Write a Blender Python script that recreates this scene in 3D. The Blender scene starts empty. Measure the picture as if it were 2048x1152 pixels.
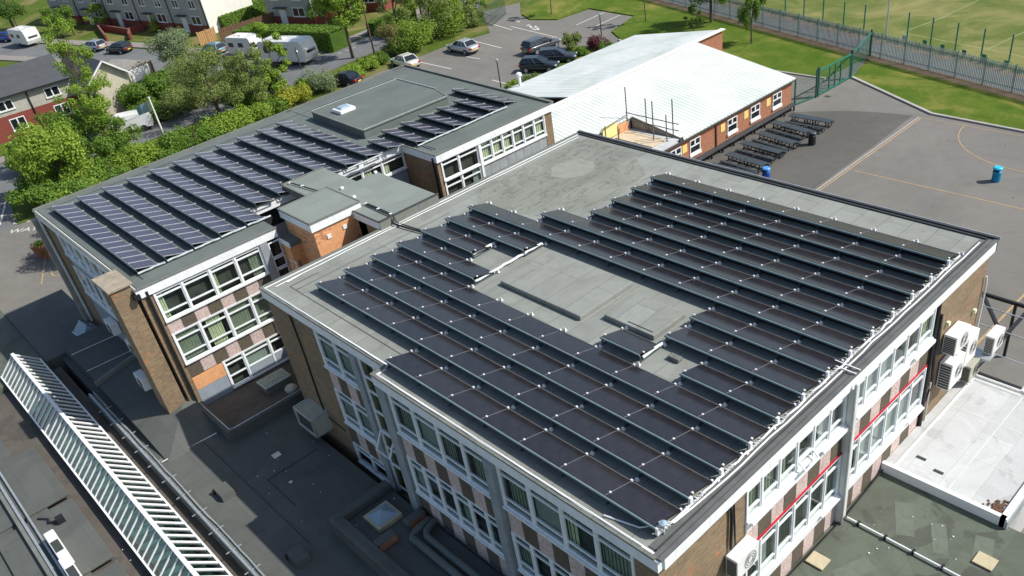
import bpy, math, random
from mathutils import Vector, Matrix
random.seed(7)
sc = bpy.context.scene
col = sc.collection
# ---------------------------------------------------------------- camera
F_PX, PP = 1671.44, (1128.2, 689.2)
CAM = Vector((31.58, -10.83, 26.2))
ROT = Matrix(((0.70215189, -0.34130652, 0.62489406), (0.70268801, 0.47383607, -0.5307626), (-0.11494461, 0.81178152, 0.5725369)))
cd = bpy.data.cameras.new("camera"); cam = bpy.data.objects.new("camera", cd); col.objects.link(cam)
cam.matrix_world = Matrix.Translation(CAM) @ ROT.to_4x4()
cd.sensor_width = 36.0; cd.lens = F_PX / 2048 * 36
cd.shift_x = -(PP[0] - 1024) / 2048; cd.shift_y = (PP[1] - 576) / 2048
cd.clip_start = 0.5; cd.clip_end = 2000
sc.camera = cam
# ---------------------------------------------------------------- world, sun, exposure
SUN = Vector((0.72, 0.66, 1.0)).normalized()
w = bpy.data.worlds.new("World"); sc.world = w; w.use_nodes = True
nt = w.node_tree; bg = nt.nodes['Background']
sky = nt.nodes.new('ShaderNodeTexSky'); sky.sky_type = 'NISHITA'; sky.sun_disc = False
sky.sun_elevation = math.asin(SUN.z); sky.sun_rotation = math.atan2(SUN.x, SUN.y)
sky.air_density = 1.0; sky.dust_density = 1.2; sky.ozone_density = 1.0
nt.links.new(sky.outputs[0], bg.inputs[0]); bg.inputs[1].default_value = 0.115
sd = bpy.data.lights.new("sun", 'SUN'); so = bpy.data.objects.new("sun", sd); col.objects.link(so)
sd.energy = 4.4; sd.angle = math.radians(0.53); sd.color = (1.0, 0.965, 0.905)
so.rotation_euler = SUN.to_track_quat('Z', 'Y').to_euler(); so.location = (60, 60, 80)
sc.view_settings.view_transform = 'Standard'; sc.view_settings.look = 'None'
sc.view_settings.exposure = 0.22; sc.view_settings.gamma = 1.0
sc.render.engine = 'CYCLES'
sc.cycles.max_bounces = 6; sc.cycles.transparent_max_bounces = 8

def gp(px, py, z=0.0):
    """point of the level ground z under a place read off the survey photograph"""
    d = ROT @ Vector(((px - PP[0]) / F_PX, -(py - PP[1]) / F_PX, -1.0))
    t = (z - CAM.z) / d.z
    return (CAM.x + d.x * t, CAM.y + d.y * t)

# ---------------------------------------------------------------- mesh builder
class MB:
    def __init__(s): s.v = []; s.f = []; s.m = []
    def face(s, pts):
        b = len(s.v); s.v += [tuple(p) for p in pts]; s.f.append(tuple(range(b, b + len(pts)))); return s
    def box(s, x0, x1, y0, y1, z0, z1):
        s.m.append(len(s.f))
        if x0 > x1: x0, x1 = x1, x0
        if y0 > y1: y0, y1 = y1, y0
        if z0 > z1: z0, z1 = z1, z0
        b = len(s.v)
        s.v += [(x0,y0,z0),(x1,y0,z0),(x1,y1,z0),(x0,y1,z0),(x0,y0,z1),(x1,y0,z1),(x1,y1,z1),(x0,y1,z1)]
        s.f += [tuple(b+i for i in q) for q in ((3,2,1,0),(4,5,6,7),(0,1,5,4),(1,2,6,5),(2,3,7,6),(3,0,4,7))]
        return s
    def hexa(s, p):  # 8 points bottom 4 ccw, top 4 ccw
        s.m.append(len(s.f))
        b = len(s.v); s.v += [tuple(q) for q in p]
        s.f += [tuple(b+i for i in q) for q in ((3,2,1,0),(4,5,6,7),(0,1,5,4),(1,2,6,5),(2,3,7,6),(3,0,4,7))]
        return s
    def prism(s, pts, z0, z1):
        s.m.append(len(s.f))
        n = len(pts); b = len(s.v)
        s.v += [(p[0], p[1], z0) for p in pts] + [(p[0], p[1], z1) for p in pts]
        s.f.append(tuple(b + n - 1 - i for i in range(n))); s.f.append(tuple(b + n + i for i in range(n)))
        for i in range(n):
            j = (i + 1) % n; s.f.append((b + i, b + j, b + n + j, b + n + i))
        return s
    def sheet(s, pts, z):
        return s.face([(p[0], p[1], z) for p in pts])
    def bar(s, a, b, w, h=None, up=(0, 0, 1)):
        a = Vector(a); b = Vector(b); h = h or w
        d = (b - a).normalized(); u = Vector(up)
        if abs(d.dot(u)) > .95: u = Vector((1, 0, 0))
        r = d.cross(u).normalized() * (w / 2); q = r.cross(d).normalized() * (h / 2)
        return s.hexa([a-r-q, a+r-q, b+r-q, b-r-q, a-r+q, a+r+q, b+r+q, b-r+q])
    def tube(s, pts, r, n=8, cap=True):
        s.m.append(len(s.f))
        pts = [Vector(p) for p in pts]; rings = []
        rr = r if isinstance(r, (list, tuple)) else [r] * len(pts)
        for i, p in enumerate(pts):
            d = (pts[min(i + 1, len(pts) - 1)] - pts[max(i - 1, 0)]).normalized()
            u = Vector((0, 0, 1)) if abs(d.z) < .9 else Vector((1, 0, 0))
            x = d.cross(u).normalized(); y = x.cross(d).normalized()
            b = len(s.v)
            for k in range(n):
                a = 2 * math.pi * k / n
                s.v.append(tuple(p + (x * math.cos(a) + y * math.sin(a)) * rr[i]))
            rings.append(b)
        for i in range(len(rings) - 1):
            for k in range(n):
                j = (k + 1) % n
                s.f.append((rings[i] + k, rings[i] + j, rings[i+1] + j, rings[i+1] + k))
        if cap:
            s.f.append(tuple(rings[0] + n - 1 - k for k in range(n))); s.f.append(tuple(rings[-1] + k for k in range(n)))
        return s
    def lathe(s, prof, c=(0, 0, 0), n=20):
        s.m.append(len(s.f))
        rings = []
        for r, z in prof:
            rings.append(len(s.v))
            for k in range(n):
                a = 2 * math.pi * k / n
                s.v.append((c[0] + r * math.cos(a), c[1] + r * math.sin(a), c[2] + z))
        for i in range(len(rings) - 1):
            for k in range(n):
                j = (k + 1) % n
                s.f.append((rings[i] + k, rings[i] + j, rings[i+1] + j, rings[i+1] + k))
        s.f.append(tuple(rings[0] + n - 1 - k for k in range(n))); s.f.append(tuple(rings[-1] + k for k in range(n)))
        return s
    def build(s, name, m, parent=None, smooth=False, bevel=0.0, split=False):
        if split and len(s.m) > 1:
            ms = s.m + [len(s.f)]
            for a, b in zip(ms, ms[1:]):
                q = MB(); fs = s.f[a:b]; ix = sorted({i for f in fs for i in f}); mp = {i: k for k, i in enumerate(ix)}
                q.v = [s.v[i] for i in ix]; q.f = [tuple(mp[i] for i in f) for f in fs]; q.build(name, m, parent, smooth, bevel)
            return
        me = bpy.data.meshes.new(name); me.from_pydata(s.v, [], s.f); me.materials.append(m)
        if smooth: me.polygons.foreach_set('use_smooth', [True] * len(me.polygons))
        me.update()
        o = bpy.data.objects.new(name, me); col.objects.link(o)
        if parent: o.parent = parent
        if bevel:
            b = o.modifiers.new('bevel', 'BEVEL'); b.width = bevel; b.segments = 2; b.limit_method = 'ANGLE'
        return o

def tag(o, label=None, cat=None, group=None, kind=None):
    if label: o['label'] = label
    if cat: o['category'] = cat
    if group: o['group'] = group
    if kind: o['kind'] = kind
    return o
def thing(name, label, cat, loc=(0, 0, 0), rz=0.0, group=None):
    o = bpy.data.objects.new(name, None); col.objects.link(o)
    o.location = loc; o.rotation_euler = (0, 0, rz); o.empty_display_size = .3
    return tag(o, label, cat, group)
def struct(name, mb, m):
    return tag(mb.build(name, m), kind='structure')
def kids(o): return list(o.children)
def copy_tree(o, parent=None):
    c = o.copy(); col.objects.link(c); c.parent = parent
    for k in list(o.children): copy_tree(k, c)
    return c

# ---------------------------------------------------------------- materials
def nodes(name):
    m = bpy.data.materials.new(name); m.use_nodes = True
    n = m.node_tree; return m, n, n.nodes['Principled BSDF']
def N(nt, t, **k):
    n = nt.nodes.new(t)
    for a, b in k.items(): setattr(n, a, b)
    return n
def mixc(nt, fac, a, b, mode='MIX'):
    x = N(nt, 'ShaderNodeMix', data_type='RGBA', blend_type=mode)
    for i, v in ((0, fac), (6, a), (7, b)):
        if hasattr(v, 'links') or hasattr(v, 'is_linked'): nt.links.new(v, x.inputs[i])
        else: x.inputs[i].default_value = v if i == 0 else (v[0], v[1], v[2], 1)
    return x.outputs[2]
def noise(nt, vec, scale, detail=4, rough=.6, dist=0):
    n = N(nt, 'ShaderNodeTexNoise'); n.inputs['Scale'].default_value = scale; n.inputs['Detail'].default_value = detail
    n.inputs['Roughness'].default_value = rough; n.inputs['Distortion'].default_value = dist
    if vec is not None: nt.links.new(vec, n.inputs['Vector'])
    return n.outputs['Fac']
def ramp(nt, fac, a, b, ca=(0, 0, 0), cb=(1, 1, 1)):
    r = N(nt, 'ShaderNodeValToRGB'); r.color_ramp.elements[0].position = a; r.color_ramp.elements[1].position = b
    r.color_ramp.elements[0].color = (*ca, 1); r.color_ramp.elements[1].color = (*cb, 1)
    nt.links.new(fac, r.inputs[0]); return r.outputs[0]
def bumpn(nt, p, h, s=.3, d=.02):
    b = N(nt, 'ShaderNodeBump'); b.inputs['Strength'].default_value = s; b.inputs['Distance'].default_value = d
    nt.links.new(h, b.inputs['Height']); nt.links.new(b.outputs[0], p.inputs['Normal'])
def objvec(nt): return N(nt, 'ShaderNodeTexCoord').outputs['Object']
def streak(t, v, out, amt, tint=(.12, .11, .09)):
    mp = N(t, 'ShaderNodeMapping'); mp.inputs['Scale'].default_value = (6, 6, .5); t.links.new(v, mp.inputs[0])
    f = noise(t, mp.outputs[0], 1.6, 4, .7)
    return mixc(t, ramp(t, f, .52, .8), out, mixc(t, amt, out, tint))
def mat(name, c, rough=.7, var=.18, scale=1.5, fine=0.0, metal=0.0, bump=0.0, c2=None, spec=.5, stain=0.0):
    m, t, p = nodes(name); v = objvec(t)
    f = noise(t, v, scale, 6, .65)
    a = tuple(x * (1 - var) for x in c); b = c2 or tuple(min(1, x * (1 + var)) for x in c)
    out = mixc(t, ramp(t, f, .3, .7), a, b)
    if fine:
        g = noise(t, v, 60, 2, .8); out = mixc(t, ramp(t, g, .35, .65), mixc(t, fine, out, (0, 0, 0)), out)
    if stain:
        g = noise(t, v, scale * .35, 8, .75, 1.2); out = mixc(t, ramp(t, g, .52, .68), out, mixc(t, stain, out, (c[0]*.3, c[1]*.3, c[2]*.3)))
    if name in ('white_fascia', 'white_upvc', 'grey_render', 'white_render', 'grey_blue_panel', 'cream_render_wall', 'grey_pebbledash_wall', 'white_render_wall'): out = streak(t, v, out, .3)
    t.links.new(out, p.inputs['Base Color']); p.inputs['Roughness'].default_value = rough
    p.inputs['Metallic'].default_value = metal; p.inputs['Specular IOR Level'].default_value = spec
    if bump: bumpn(t, p, noise(t, v, 40, 3), bump, .02)
    return m
def wallvec(t):
    v = objvec(t); s = N(t, 'ShaderNodeSeparateXYZ'); t.links.new(v, s.inputs[0])
    a = N(t, 'ShaderNodeMath', operation='ADD'); t.links.new(s.outputs[0], a.inputs[0]); t.links.new(s.outputs[1], a.inputs[1])
    c = N(t, 'ShaderNodeCombineXYZ'); t.links.new(a.outputs[0], c.inputs[0]); t.links.new(s.outputs[2], c.inputs[1])
    return v, c.outputs[0]
def brick(name, c1, c2, mortar, patch=None, patch_amt=.6, stain=.3):
    m, t, p = nodes(name); v, wv = wallvec(t)
    b = N(t, 'ShaderNodeTexBrick'); t.links.new(wv, b.inputs['Vector'])
    b.inputs['Scale'].default_value = 1; b.inputs['Brick Width'].default_value = .225; b.inputs['Row Height'].default_value = .075
    b.inputs['Mortar Size'].default_value = .006; b.inputs['Mortar Smooth'].default_value = .2; b.inputs['Bias'].default_value = -.1
    b.inputs['Color1'].default_value = (*c1, 1); b.inputs['Color2'].default_value = (*c2, 1); b.inputs['Mortar'].default_value = (*mortar, 1)
    out = b.outputs['Color']
    if patch:
        b2 = N(t, 'ShaderNodeTexBrick'); t.links.new(wv, b2.inputs['Vector'])
        for k, x in (('Scale', 1), ('Brick Width', .225), ('Row Height', .075), ('Mortar Size', 0.0)): b2.inputs[k].default_value = x
        b2.inputs['Color1'].default_value = (0, 0, 0, 1); b2.inputs['Color2'].default_value = (1, 1, 1, 1); b2.inputs['Bias'].default_value = 0
        big = noise(t, v, .9, 3, .6)
        mul = N(t, 'ShaderNodeMath', operation='MULTIPLY'); t.links.new(b2.outputs['Color'], mul.inputs[0]); t.links.new(ramp(t, big, .45, .62), mul.inputs[1])
        out = mixc(t, ramp(t, mul.outputs[0], .62, .7), out, patch)
    fm = ramp(t, noise(t, v, 5.5, 3, .8), .35, .7); out = mixc(t, fm, mixc(t, .32, out, (c2[0]*.4, c2[1]*.4, c2[2]*.4)), out)
    st = ramp(t, noise(t, v, .5, 8, .7, .8), .35, .7)
    out = mixc(t, st, mixc(t, stain, out, (c1[0]*.35, c1[1]*.35, c1[2]*.35)), out)
    t.links.new(out, p.inputs['Base Color']); p.inputs['Roughness'].default_value = .9
    bumpn(t, p, b.outputs['Fac'], -.4, .01); return m
def felt(name, c, strip=1.0, along='x', seam=.55, stain=.35, rough=.85, ponds=0.0, creases=0.0):
    m, t, p = nodes(name); v = objvec(t)
    b = N(t, 'ShaderNodeTexBrick')
    mp = N(t, 'ShaderNodeMapping'); mp.inputs['Rotation'].default_value = (0, 0, 0 if along == 'x' else math.pi / 2)
    wob = N(t, 'ShaderNodeVectorMath', operation='MULTIPLY_ADD'); nn = N(t, 'ShaderNodeTexNoise'); nn.inputs['Scale'].default_value = .8
    t.links.new(v, nn.inputs['Vector']); t.links.new(nn.outputs['Color'], wob.inputs[0]); wob.inputs[1].default_value = (.12, .12, 0); t.links.new(v, wob.inputs[2])
    t.links.new(wob.outputs[0], mp.inputs[0]); t.links.new(mp.outputs[0], b.inputs['Vector'])
    b.inputs['Scale'].default_value = 1; b.inputs['Brick Width'].default_value = strip * 5.3; b.inputs['Row Height'].default_value = strip
    b.inputs['Mortar Size'].default_value = .014; b.inputs['Mortar Smooth'].default_value = .6
    b.inputs['Color1'].default_value = (*[x * .93 for x in c], 1); b.inputs['Color2'].default_value = (*[x * 1.06 for x in c], 1)
    b.inputs['Mortar'].default_value = (*[x * (1 - seam) for x in c], 1)
    g = noise(t, v, .55, 8, .7, 1.0); f = noise(t, v, 14, 4, .7)
    out = mixc(t, ramp(t, g, .42, .72), b.outputs['Color'], mixc(t, stain, b.outputs['Color'], (c[0]*.45, c[1]*.42, c[2]*.38)))
    out = mixc(t, ramp(t, f, .3, .7), mixc(t, .13, out, (0, 0, 0)), out)
    if ponds:
        k = N(t, 'ShaderNodeTexNoise'); k.inputs['Scale'].default_value = .35; k.inputs['Detail'].default_value = 9; k.inputs['Distortion'].default_value = 2.2
        t.links.new(v, k.inputs['Vector'])
        out = mixc(t, ramp(t, k.outputs['Fac'], .56, .6), out, mixc(t, ponds, out, (.05, .048, .04)))
    if creases:
        mp2 = N(t, 'ShaderNodeMapping'); mp2.inputs['Scale'].default_value = (1.0, .42, 1); mp2.inputs['Rotation'].default_value = (0, 0, .3); t.links.new(v, mp2.inputs[0])
        k = N(t, 'ShaderNodeTexNoise'); k.inputs['Scale'].default_value = 1.3; k.inputs['Detail'].default_value = 5; k.inputs['Distortion'].default_value = 1.0; t.links.new(mp2.outputs[0], k.inputs['Vector'])
        sb = N(t, 'ShaderNodeMath', operation='SUBTRACT'); t.links.new(k.outputs['Fac'], sb.inputs[0]); sb.inputs[1].default_value = .52
        ab = N(t, 'ShaderNodeMath', operation='ABSOLUTE'); t.links.new(sb.outputs[0], ab.inputs[0])
        out = mixc(t, ramp(t, ab.outputs[0], .004, .022), mixc(t, creases, out, (.04, .038, .03)), out)
    t.links.new(out, p.inputs['Base Color']); p.inputs['Roughness'].default_value = rough
    bumpn(t, p, f, .25, .01); return m
def glassmat(name, tint=(.8, .88, .84), transp=.95):
    m = bpy.data.materials.new(name); m.use_nodes = True; t = m.node_tree; t.nodes.clear()
    o = N(t, 'ShaderNodeOutputMaterial'); tr = N(t, 'ShaderNodeBsdfTransparent'); gl = N(t, 'ShaderNodeBsdfGlossy')
    tr.inputs[0].default_value = (*[x * transp for x in tint], 1); gl.inputs['Roughness'].default_value = .02; gl.inputs[0].default_value = (.9, .95, 1, 1)
    lw = N(t, 'ShaderNodeLayerWeight'); lw.inputs[0].default_value = .5
    pw = N(t, 'ShaderNodeMath', operation='POWER'); pw.inputs[1].default_value = 4.0; t.links.new(lw.outputs['Facing'], pw.inputs[0])
    mu = N(t, 'ShaderNodeMath', operation='MULTIPLY_ADD'); mu.inputs[1].default_value = .9; mu.inputs[2].default_value = .06
    t.links.new(pw.outputs[0], mu.inputs[0])
    mx = N(t, 'ShaderNodeMixShader'); t.links.new(mu.outputs[0], mx.inputs[0]); t.links.new(tr.outputs[0], mx.inputs[1]); t.links.new(gl.outputs[0], mx.inputs[2])
    t.links.new(mx.outputs[0], o.inputs[0]); return m
def solar(name, c, grid, line, sx, sy, rough=.12, lw=.02):
    """cells: sx, sy are cell sizes in the panel's own u, v"""
    m, t, p = nodes(name); v = N(t, 'ShaderNodeUVMap').outputs[0] if False else objvec(t)
    b = N(t, 'ShaderNodeTexBrick'); b.offset = 0.0; t.links.new(v, b.inputs['Vector'])
    b.inputs['Scale'].default_value = 1; b.inputs['Brick Width'].default_value = sx; b.inputs['Row Height'].default_value = sy
    b.inputs['Mortar Size'].default_value = lw; b.inputs['Mortar Smooth'].default_value = .1
    b.inputs['Color1'].default_value = (*c, 1); b.inputs['Color2'].default_value = (*[x * 1.12 for x in c], 1); b.inputs['Mortar'].default_value = (*line, 1)
    oi = N(t, 'ShaderNodeObjectInfo'); d = noise(t, v, 2.5, 5, .7)
    out = mixc(t, ramp(t, d, .35, .8), b.outputs['Color'], mixc(t, .03, b.outputs['Color'], (.5, .47, .43)))
    mm = N(t, 'ShaderNodeMath', operation='MULTIPLY'); t.links.new(oi.outputs['Random'], mm.inputs[0]); mm.inputs[1].default_value = .02
    out = mixc(t, mm.outputs[0], out, (.6, .55, .5))
    t.links.new(out, p.inputs['Base Color']); p.inputs['Roughness'].default_value = rough; p.inputs['Specular IOR Level'].default_value = .4
    return m
def foliage(name, c1, c2, c3):
    m = bpy.data.materials.new(name); m.use_nodes = True; t = m.node_tree; t.nodes.clear()
    o = N(t, 'ShaderNodeOutputMaterial'); v = objvec(t)
    f = ramp(t, noise(t, v, 1.3, 5, .75), .35, .65); g = ramp(t, noise(t, v, 9, 2, .6), .4, .8)
    cc = mixc(t, g, mixc(t, f, c1, c2), c3)
    d = N(t, 'ShaderNodeBsdfPrincipled'); d.inputs['Roughness'].default_value = .55; d.inputs['Specular IOR Level'].default_value = .3; t.links.new(cc, d.inputs['Base Color'])
    tl = N(t, 'ShaderNodeBsdfTranslucent'); t.links.new(mixc(t, .5, cc, (.16, .24, .03)), tl.inputs[0])
    mx = N(t, 'ShaderNodeMixShader'); mx.inputs[0].default_value = .35
    t.links.new(d.outputs[0], mx.inputs[1]); t.links.new(tl.outputs[0], mx.inputs[2]); t.links.new(mx.outputs[0], o.inputs[0]); return m

M = {}
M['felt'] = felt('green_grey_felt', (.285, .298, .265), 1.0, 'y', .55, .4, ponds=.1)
M['felt_far'] = felt('weathered_felt', (.25, .26, .22), .95, 'y', .4, .35, creases=.4)
M['felt2'] = felt('dark_grey_felt', (.138, .162, .148), 1.0, 'y', .25, .3)
M['felt3'] = felt('link_felt', (.235, .265, .235), 1.0, 'y', .12, .25)
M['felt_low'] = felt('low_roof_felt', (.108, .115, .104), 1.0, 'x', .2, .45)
M['felt_green'] = felt('mossy_felt', (.115, .135, .1), 1.1, 'y', .2, .6, ponds=.55)
M['felt_court'] = felt('brown_felt', (.12, .105, .085), 1.1, 'x', .3, .6, ponds=.4)
M['felt_bare'] = mat('bare_pale_felt', (.262, .268, .225), .9, .1, 2.5, stain=.25)
M['felt_mid'] = mat('mid_grey_felt', (.12, .125, .12), .85, .15, 3, stain=.2)
M['felt_side'] = felt('felt_upstand', (.19, .20, .175), .45, 'y', .5, .45)
M['felt_edge'] = mat('dark_edge_felt', (.045, .048, .05), .8, .25, 3)
M['white_roof'] = felt('white_coated_roof', (.57, .58, .57), 1.2, 'y', .2, .3, ponds=.16)
M['fascia'] = mat('white_fascia', (.86, .88, .88), .45, .06, 2, stain=.12)
M['upvc'] = mat('white_upvc', (.85, .87, .87), .35, .04, 3, stain=.1)
M['pier'] = mat('grey_render', (.3, .33, .34), .7, .15, 2, stain=.4)
M['pier_white'] = mat('white_render', (.68, .68, .65), .7, .1, 2, stain=.2)
M['brick'] = brick('buff_brick', (.365, .26, .15), (.215, .15, .09), (.34, .27, .18), (.55, .22, .11), stain=.4)
M['brick_or'] = brick('orange_brick', (.92, .44, .19), (.82, .36, .15), (.75, .5, .3), (.55, .24, .11), stain=.12)
M['brick_red'] = brick('red_brick', (.5, .2, .1), (.38, .14, .075), (.36, .24, .17), stain=.15)
M['brick_house'] = brick('house_brick', (.3, .055, .035), (.22, .045, .03), (.24, .12, .09), stain=.1)
M['pebble'] = None; M['brown_pebble'] = None
def pebble(name, a, b):
    m, t, p = nodes(name); v = objvec(t)
    k = N(t, 'ShaderNodeTexVoronoi'); k.inputs['Scale'].default_value = 30; t.links.new(v, k.inputs['Vector'])
    s = N(t, 'ShaderNodeSeparateColor'); t.links.new(k.outputs['Color'], s.inputs[0])
    out = mixc(t, ramp(t, s.outputs[0], .1, .9), a, b); out = mixc(t, ramp(t, noise(t, v, 1.5, 5), .45, .8), out, mixc(t, .18, out, (0, 0, 0))); out = streak(t, v, out, .45)
    t.links.new(out, p.inputs['Base Color']); p.inputs['Roughness'].default_value = .9; bumpn(t, p, k.outputs['Distance'], .5, .02); return m
M['pebble'] = pebble('pink_pebbledash', (.46, .34, .30), (.74, .60, .55))
M['brown_pebble'] = pebble('brown_pebbledash', (.085, .068, .048), (.15, .12, .085))
M['grey_panel'] = mat('grey_blue_panel', (.3, .34, .38), .5, .1, 2)
M['glass'] = glassmat('window_glass')
M['glass_olive'] = glassmat('olive_glass', (.7, .68, .3), .85)
M['roof_glass'] = glassmat('greenish_roof_glass', (.6, .85, .75), .6)
M['dark'] = mat('dark_interior', (.018, .018, .02), .9, .3, 1)
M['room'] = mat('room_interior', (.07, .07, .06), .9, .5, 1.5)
M['room2'] = mat('reflected_room', (.22, .3, .25), .9, .3, 1)
M['room3'] = mat('room_floor', (.10, .13, .11), .9, .6, .8)
M['curtain'] = mat('pale_green_curtain', (.33, .36, .28), .9, .25, 9)
M['blind'] = mat('grey_green_blind', (.34, .37, .34), .9, .15, 2)
M['curtain_y'] = mat('cream_curtain', (.74, .76, .5), .9, .2, 6)
M['red_trim'] = mat('red_cable', (.5, .008, .03), .5, .08, 4)
M['black'] = mat('black_plastic', (.015, .015, .017), .5, .2, 3)
M['white'] = mat('white_paint', (.82, .82, .8), .45, .04, 3)
M['clampw'] = mat('white_clamp', (.78, .78, .77), .4, .03, 8)
M['rail'] = mat('grey_blue_rail', (.17, .235, .25), .5, .15, 3)
M['rail_low'] = mat('dull_low_rail', (.17, .17, .16), .6, .2, 3)
M['rail_dark'] = mat('dark_rear_rail', (.06, .09, .1), .6, .2, 3)
M['deflector_shade'] = mat('shade_black_deflector', (.008, .010, .012), .55, .2, 3)  # near-black colour stands in for the shade beneath the raised panel edge
M['galv'] = mat('galvanised_steel', (.5, .54, .56), .4, .18, 6, metal=.5)
M['pale_steel'] = mat('pale_weathered_steel', (.42, .47, .44), .55, .15, 3)
M['teal'] = mat('pale_teal_tape', (.40, .46, .46), .5, .2, 6)
M['solar'] = solar('black_solar_cells', (.011, .0105, .0145), 0, (.024, .024, .030), .087, .6, .18, .004)
M['solar2'] = solar('blue_solar_cells', (.032, .032, .058), 0, (.13, .13, .17), .166, .166, .2, .005)
M['frame_s'] = mat('silver_panel_frame', (.38, .38, .4), .4, .08, 5)
M['seam'] = mat('grey_panel_joint', (.19, .19, .2), .5, .1, 5)
M['frame_b'] = mat('black_panel_frame', (.025, .025, .03), .35, .1, 5)
M['concrete'] = mat('concrete', (.34, .32, .28), .85, .2, 2, fine=.15, stain=.4)
M['stone'] = mat('chimney_slab', (.33, .28, .21), .9, .25, 2, stain=.5)
M['ac'] = mat('white_ac_casing', (.8, .8, .77), .4, .04, 2)
M['ac_old'] = mat('weathered_ac_casing', (.42, .42, .33), .6, .15, 2, stain=.3)
M['grille'] = mat('dark_grille', (.05, .055, .05), .6, .3, 30)
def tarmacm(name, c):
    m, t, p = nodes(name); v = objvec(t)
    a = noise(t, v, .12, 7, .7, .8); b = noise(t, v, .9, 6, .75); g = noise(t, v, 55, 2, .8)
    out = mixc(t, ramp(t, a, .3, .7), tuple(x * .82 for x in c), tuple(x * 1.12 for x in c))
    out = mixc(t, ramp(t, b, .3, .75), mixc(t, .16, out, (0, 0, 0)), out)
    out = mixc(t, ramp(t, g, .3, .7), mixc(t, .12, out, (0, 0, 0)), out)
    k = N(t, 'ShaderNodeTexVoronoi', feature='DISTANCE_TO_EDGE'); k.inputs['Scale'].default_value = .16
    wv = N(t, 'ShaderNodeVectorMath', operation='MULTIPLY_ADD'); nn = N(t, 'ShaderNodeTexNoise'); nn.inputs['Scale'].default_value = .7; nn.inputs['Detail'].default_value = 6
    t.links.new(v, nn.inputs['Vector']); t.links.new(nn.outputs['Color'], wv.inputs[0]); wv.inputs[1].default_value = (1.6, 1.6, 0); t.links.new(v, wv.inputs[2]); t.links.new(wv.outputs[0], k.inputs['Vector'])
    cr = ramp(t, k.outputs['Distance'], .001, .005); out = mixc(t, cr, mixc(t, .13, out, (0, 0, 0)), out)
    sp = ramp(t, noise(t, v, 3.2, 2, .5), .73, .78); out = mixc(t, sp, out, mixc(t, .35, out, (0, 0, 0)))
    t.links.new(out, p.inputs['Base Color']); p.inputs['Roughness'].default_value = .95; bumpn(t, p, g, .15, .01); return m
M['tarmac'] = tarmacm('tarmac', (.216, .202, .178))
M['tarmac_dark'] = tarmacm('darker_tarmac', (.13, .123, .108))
M['road'] = mat('road_asphalt', (.16, .165, .165), .95, .15, .3, fine=.12, stain=.3)
M['paving'] = mat('pavement', (.27, .245, .22), .95, .12, .8, fine=.1, stain=.2)
M['kerb'] = mat('kerb_concrete', (.42, .4, .36), .9, .12, 2, fine=.1)
M['paint_y'] = mat('faded_yellow_line', (.42, .29, .15), .9, .15, 1.5)
M['paint_w'] = mat('white_road_paint', (.62, .6, .56), .9, .12, 1.5)
def grassmat(name, a, b, dry, amt=.5):
    m, t, p = nodes(name); v = objvec(t)
    f = noise(t, v, .35, 6, .7); g = noise(t, v, 6, 5, .8); h = noise(t, v, .12, 5, .7, 1)
    out = mixc(t, ramp(t, f, .35, .65), a, b); out = mixc(t, ramp(t, g, .3, .7), mixc(t, .35, out, (0, 0, 0)), out)
    out = mixc(t, ramp(t, h, .62 - amt * .2, .72), out, dry)
    t.links.new(out, p.inputs['Base Color']); p.inputs['Roughness'].default_value = 1; p.inputs['Specular IOR Level'].default_value = .1
    bumpn(t, p, g, .6, .05); return m
M['lawn'] = grassmat('lawn', (.075, .142, .014), (.135, .19, .025), (.25, .23, .06), .55)
M['pitch'] = grassmat('pitch', (.125, .17, .04), (.175, .205, .055), (.29, .26, .11), .9)
M['verge'] = grassmat('verge', (.07, .12, .015), (.12, .17, .03), (.25, .2, .09), .8)
M['soil'] = mat('bare_soil', (.24, .17, .1), .95, .3, 1.2, fine=.2)
M['green_fence'] = mat('green_powder_coat', (.02, .17, .11), .4, .1, 3)
M['green_dark'] = mat('dark_green_steel', (.03, .09, .07), .45, .15, 3)
M['table'] = mat('dark_grey_plastic', (.045, .056, .062), .45, .15, 3)
M['bin_blue'] = mat('deep_blue_plastic', (.01, .07, .4), .35, .08, 3)
M['bin_blue_lid'] = mat('bright_blue_lid', (.08, .3, .75), .35, .05, 3)
M['bin_cyan'] = mat('cyan_plastic', (.0, .24, .42), .35, .08, 3)
M['bin_cyan_lid'] = mat('pale_cyan_lid', (.03, .5, .75), .35, .05, 3)
M['yellow'] = mat('yellow_board', (.85, .62, .2), .6, .06, 4)
M['yellow2'] = mat('bright_yellow', (.8, .72, .3), .5, .05, 4)
M['scaf'] = mat('scaffold_tube', (.16, .15, .15), .5, .2, 6, metal=.4)
M['plank'] = mat('pale_timber', (.62, .5, .34), .85, .15, 3)
M['ply'] = mat('weathered_plywood', (.5, .43, .28), .85, .12, 3, stain=.2)
M['wood'] = mat('brown_timber', (.14, .075, .045), .85, .3, 5)
M['wood_l'] = mat('orange_timber', (.45, .26, .11), .85, .2, 5)
M['render_w'] = mat('white_render_wall', (.8, .78, .7), .85, .05, 1.5)
M['render_g'] = mat('grey_pebbledash_wall', (.42, .4, .37), .9, .15, 3, fine=.15)
M['render_w2'] = mat('cream_wing_render', (.55, .5, .38), .9, .1, 2)
M['render_c'] = mat('cream_render_wall', (.44, .42, .36), .9, .12, 2, fine=.1)
M['slate'] = felt('slate_roof', (.075, .08, .085), .35, 'y', .3, .3)
M['tyre'] = mat('tyre_rubber', (.02, .02, .02), .8, .1, 5)
M['alloy'] = mat('alloy_wheel', (.4, .4, .42), .35, .1, 8, metal=.6)
M['carglass'] = mat('dark_car_glass', (.015, .02, .024), .06, .1, 2, spec=.8)
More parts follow.
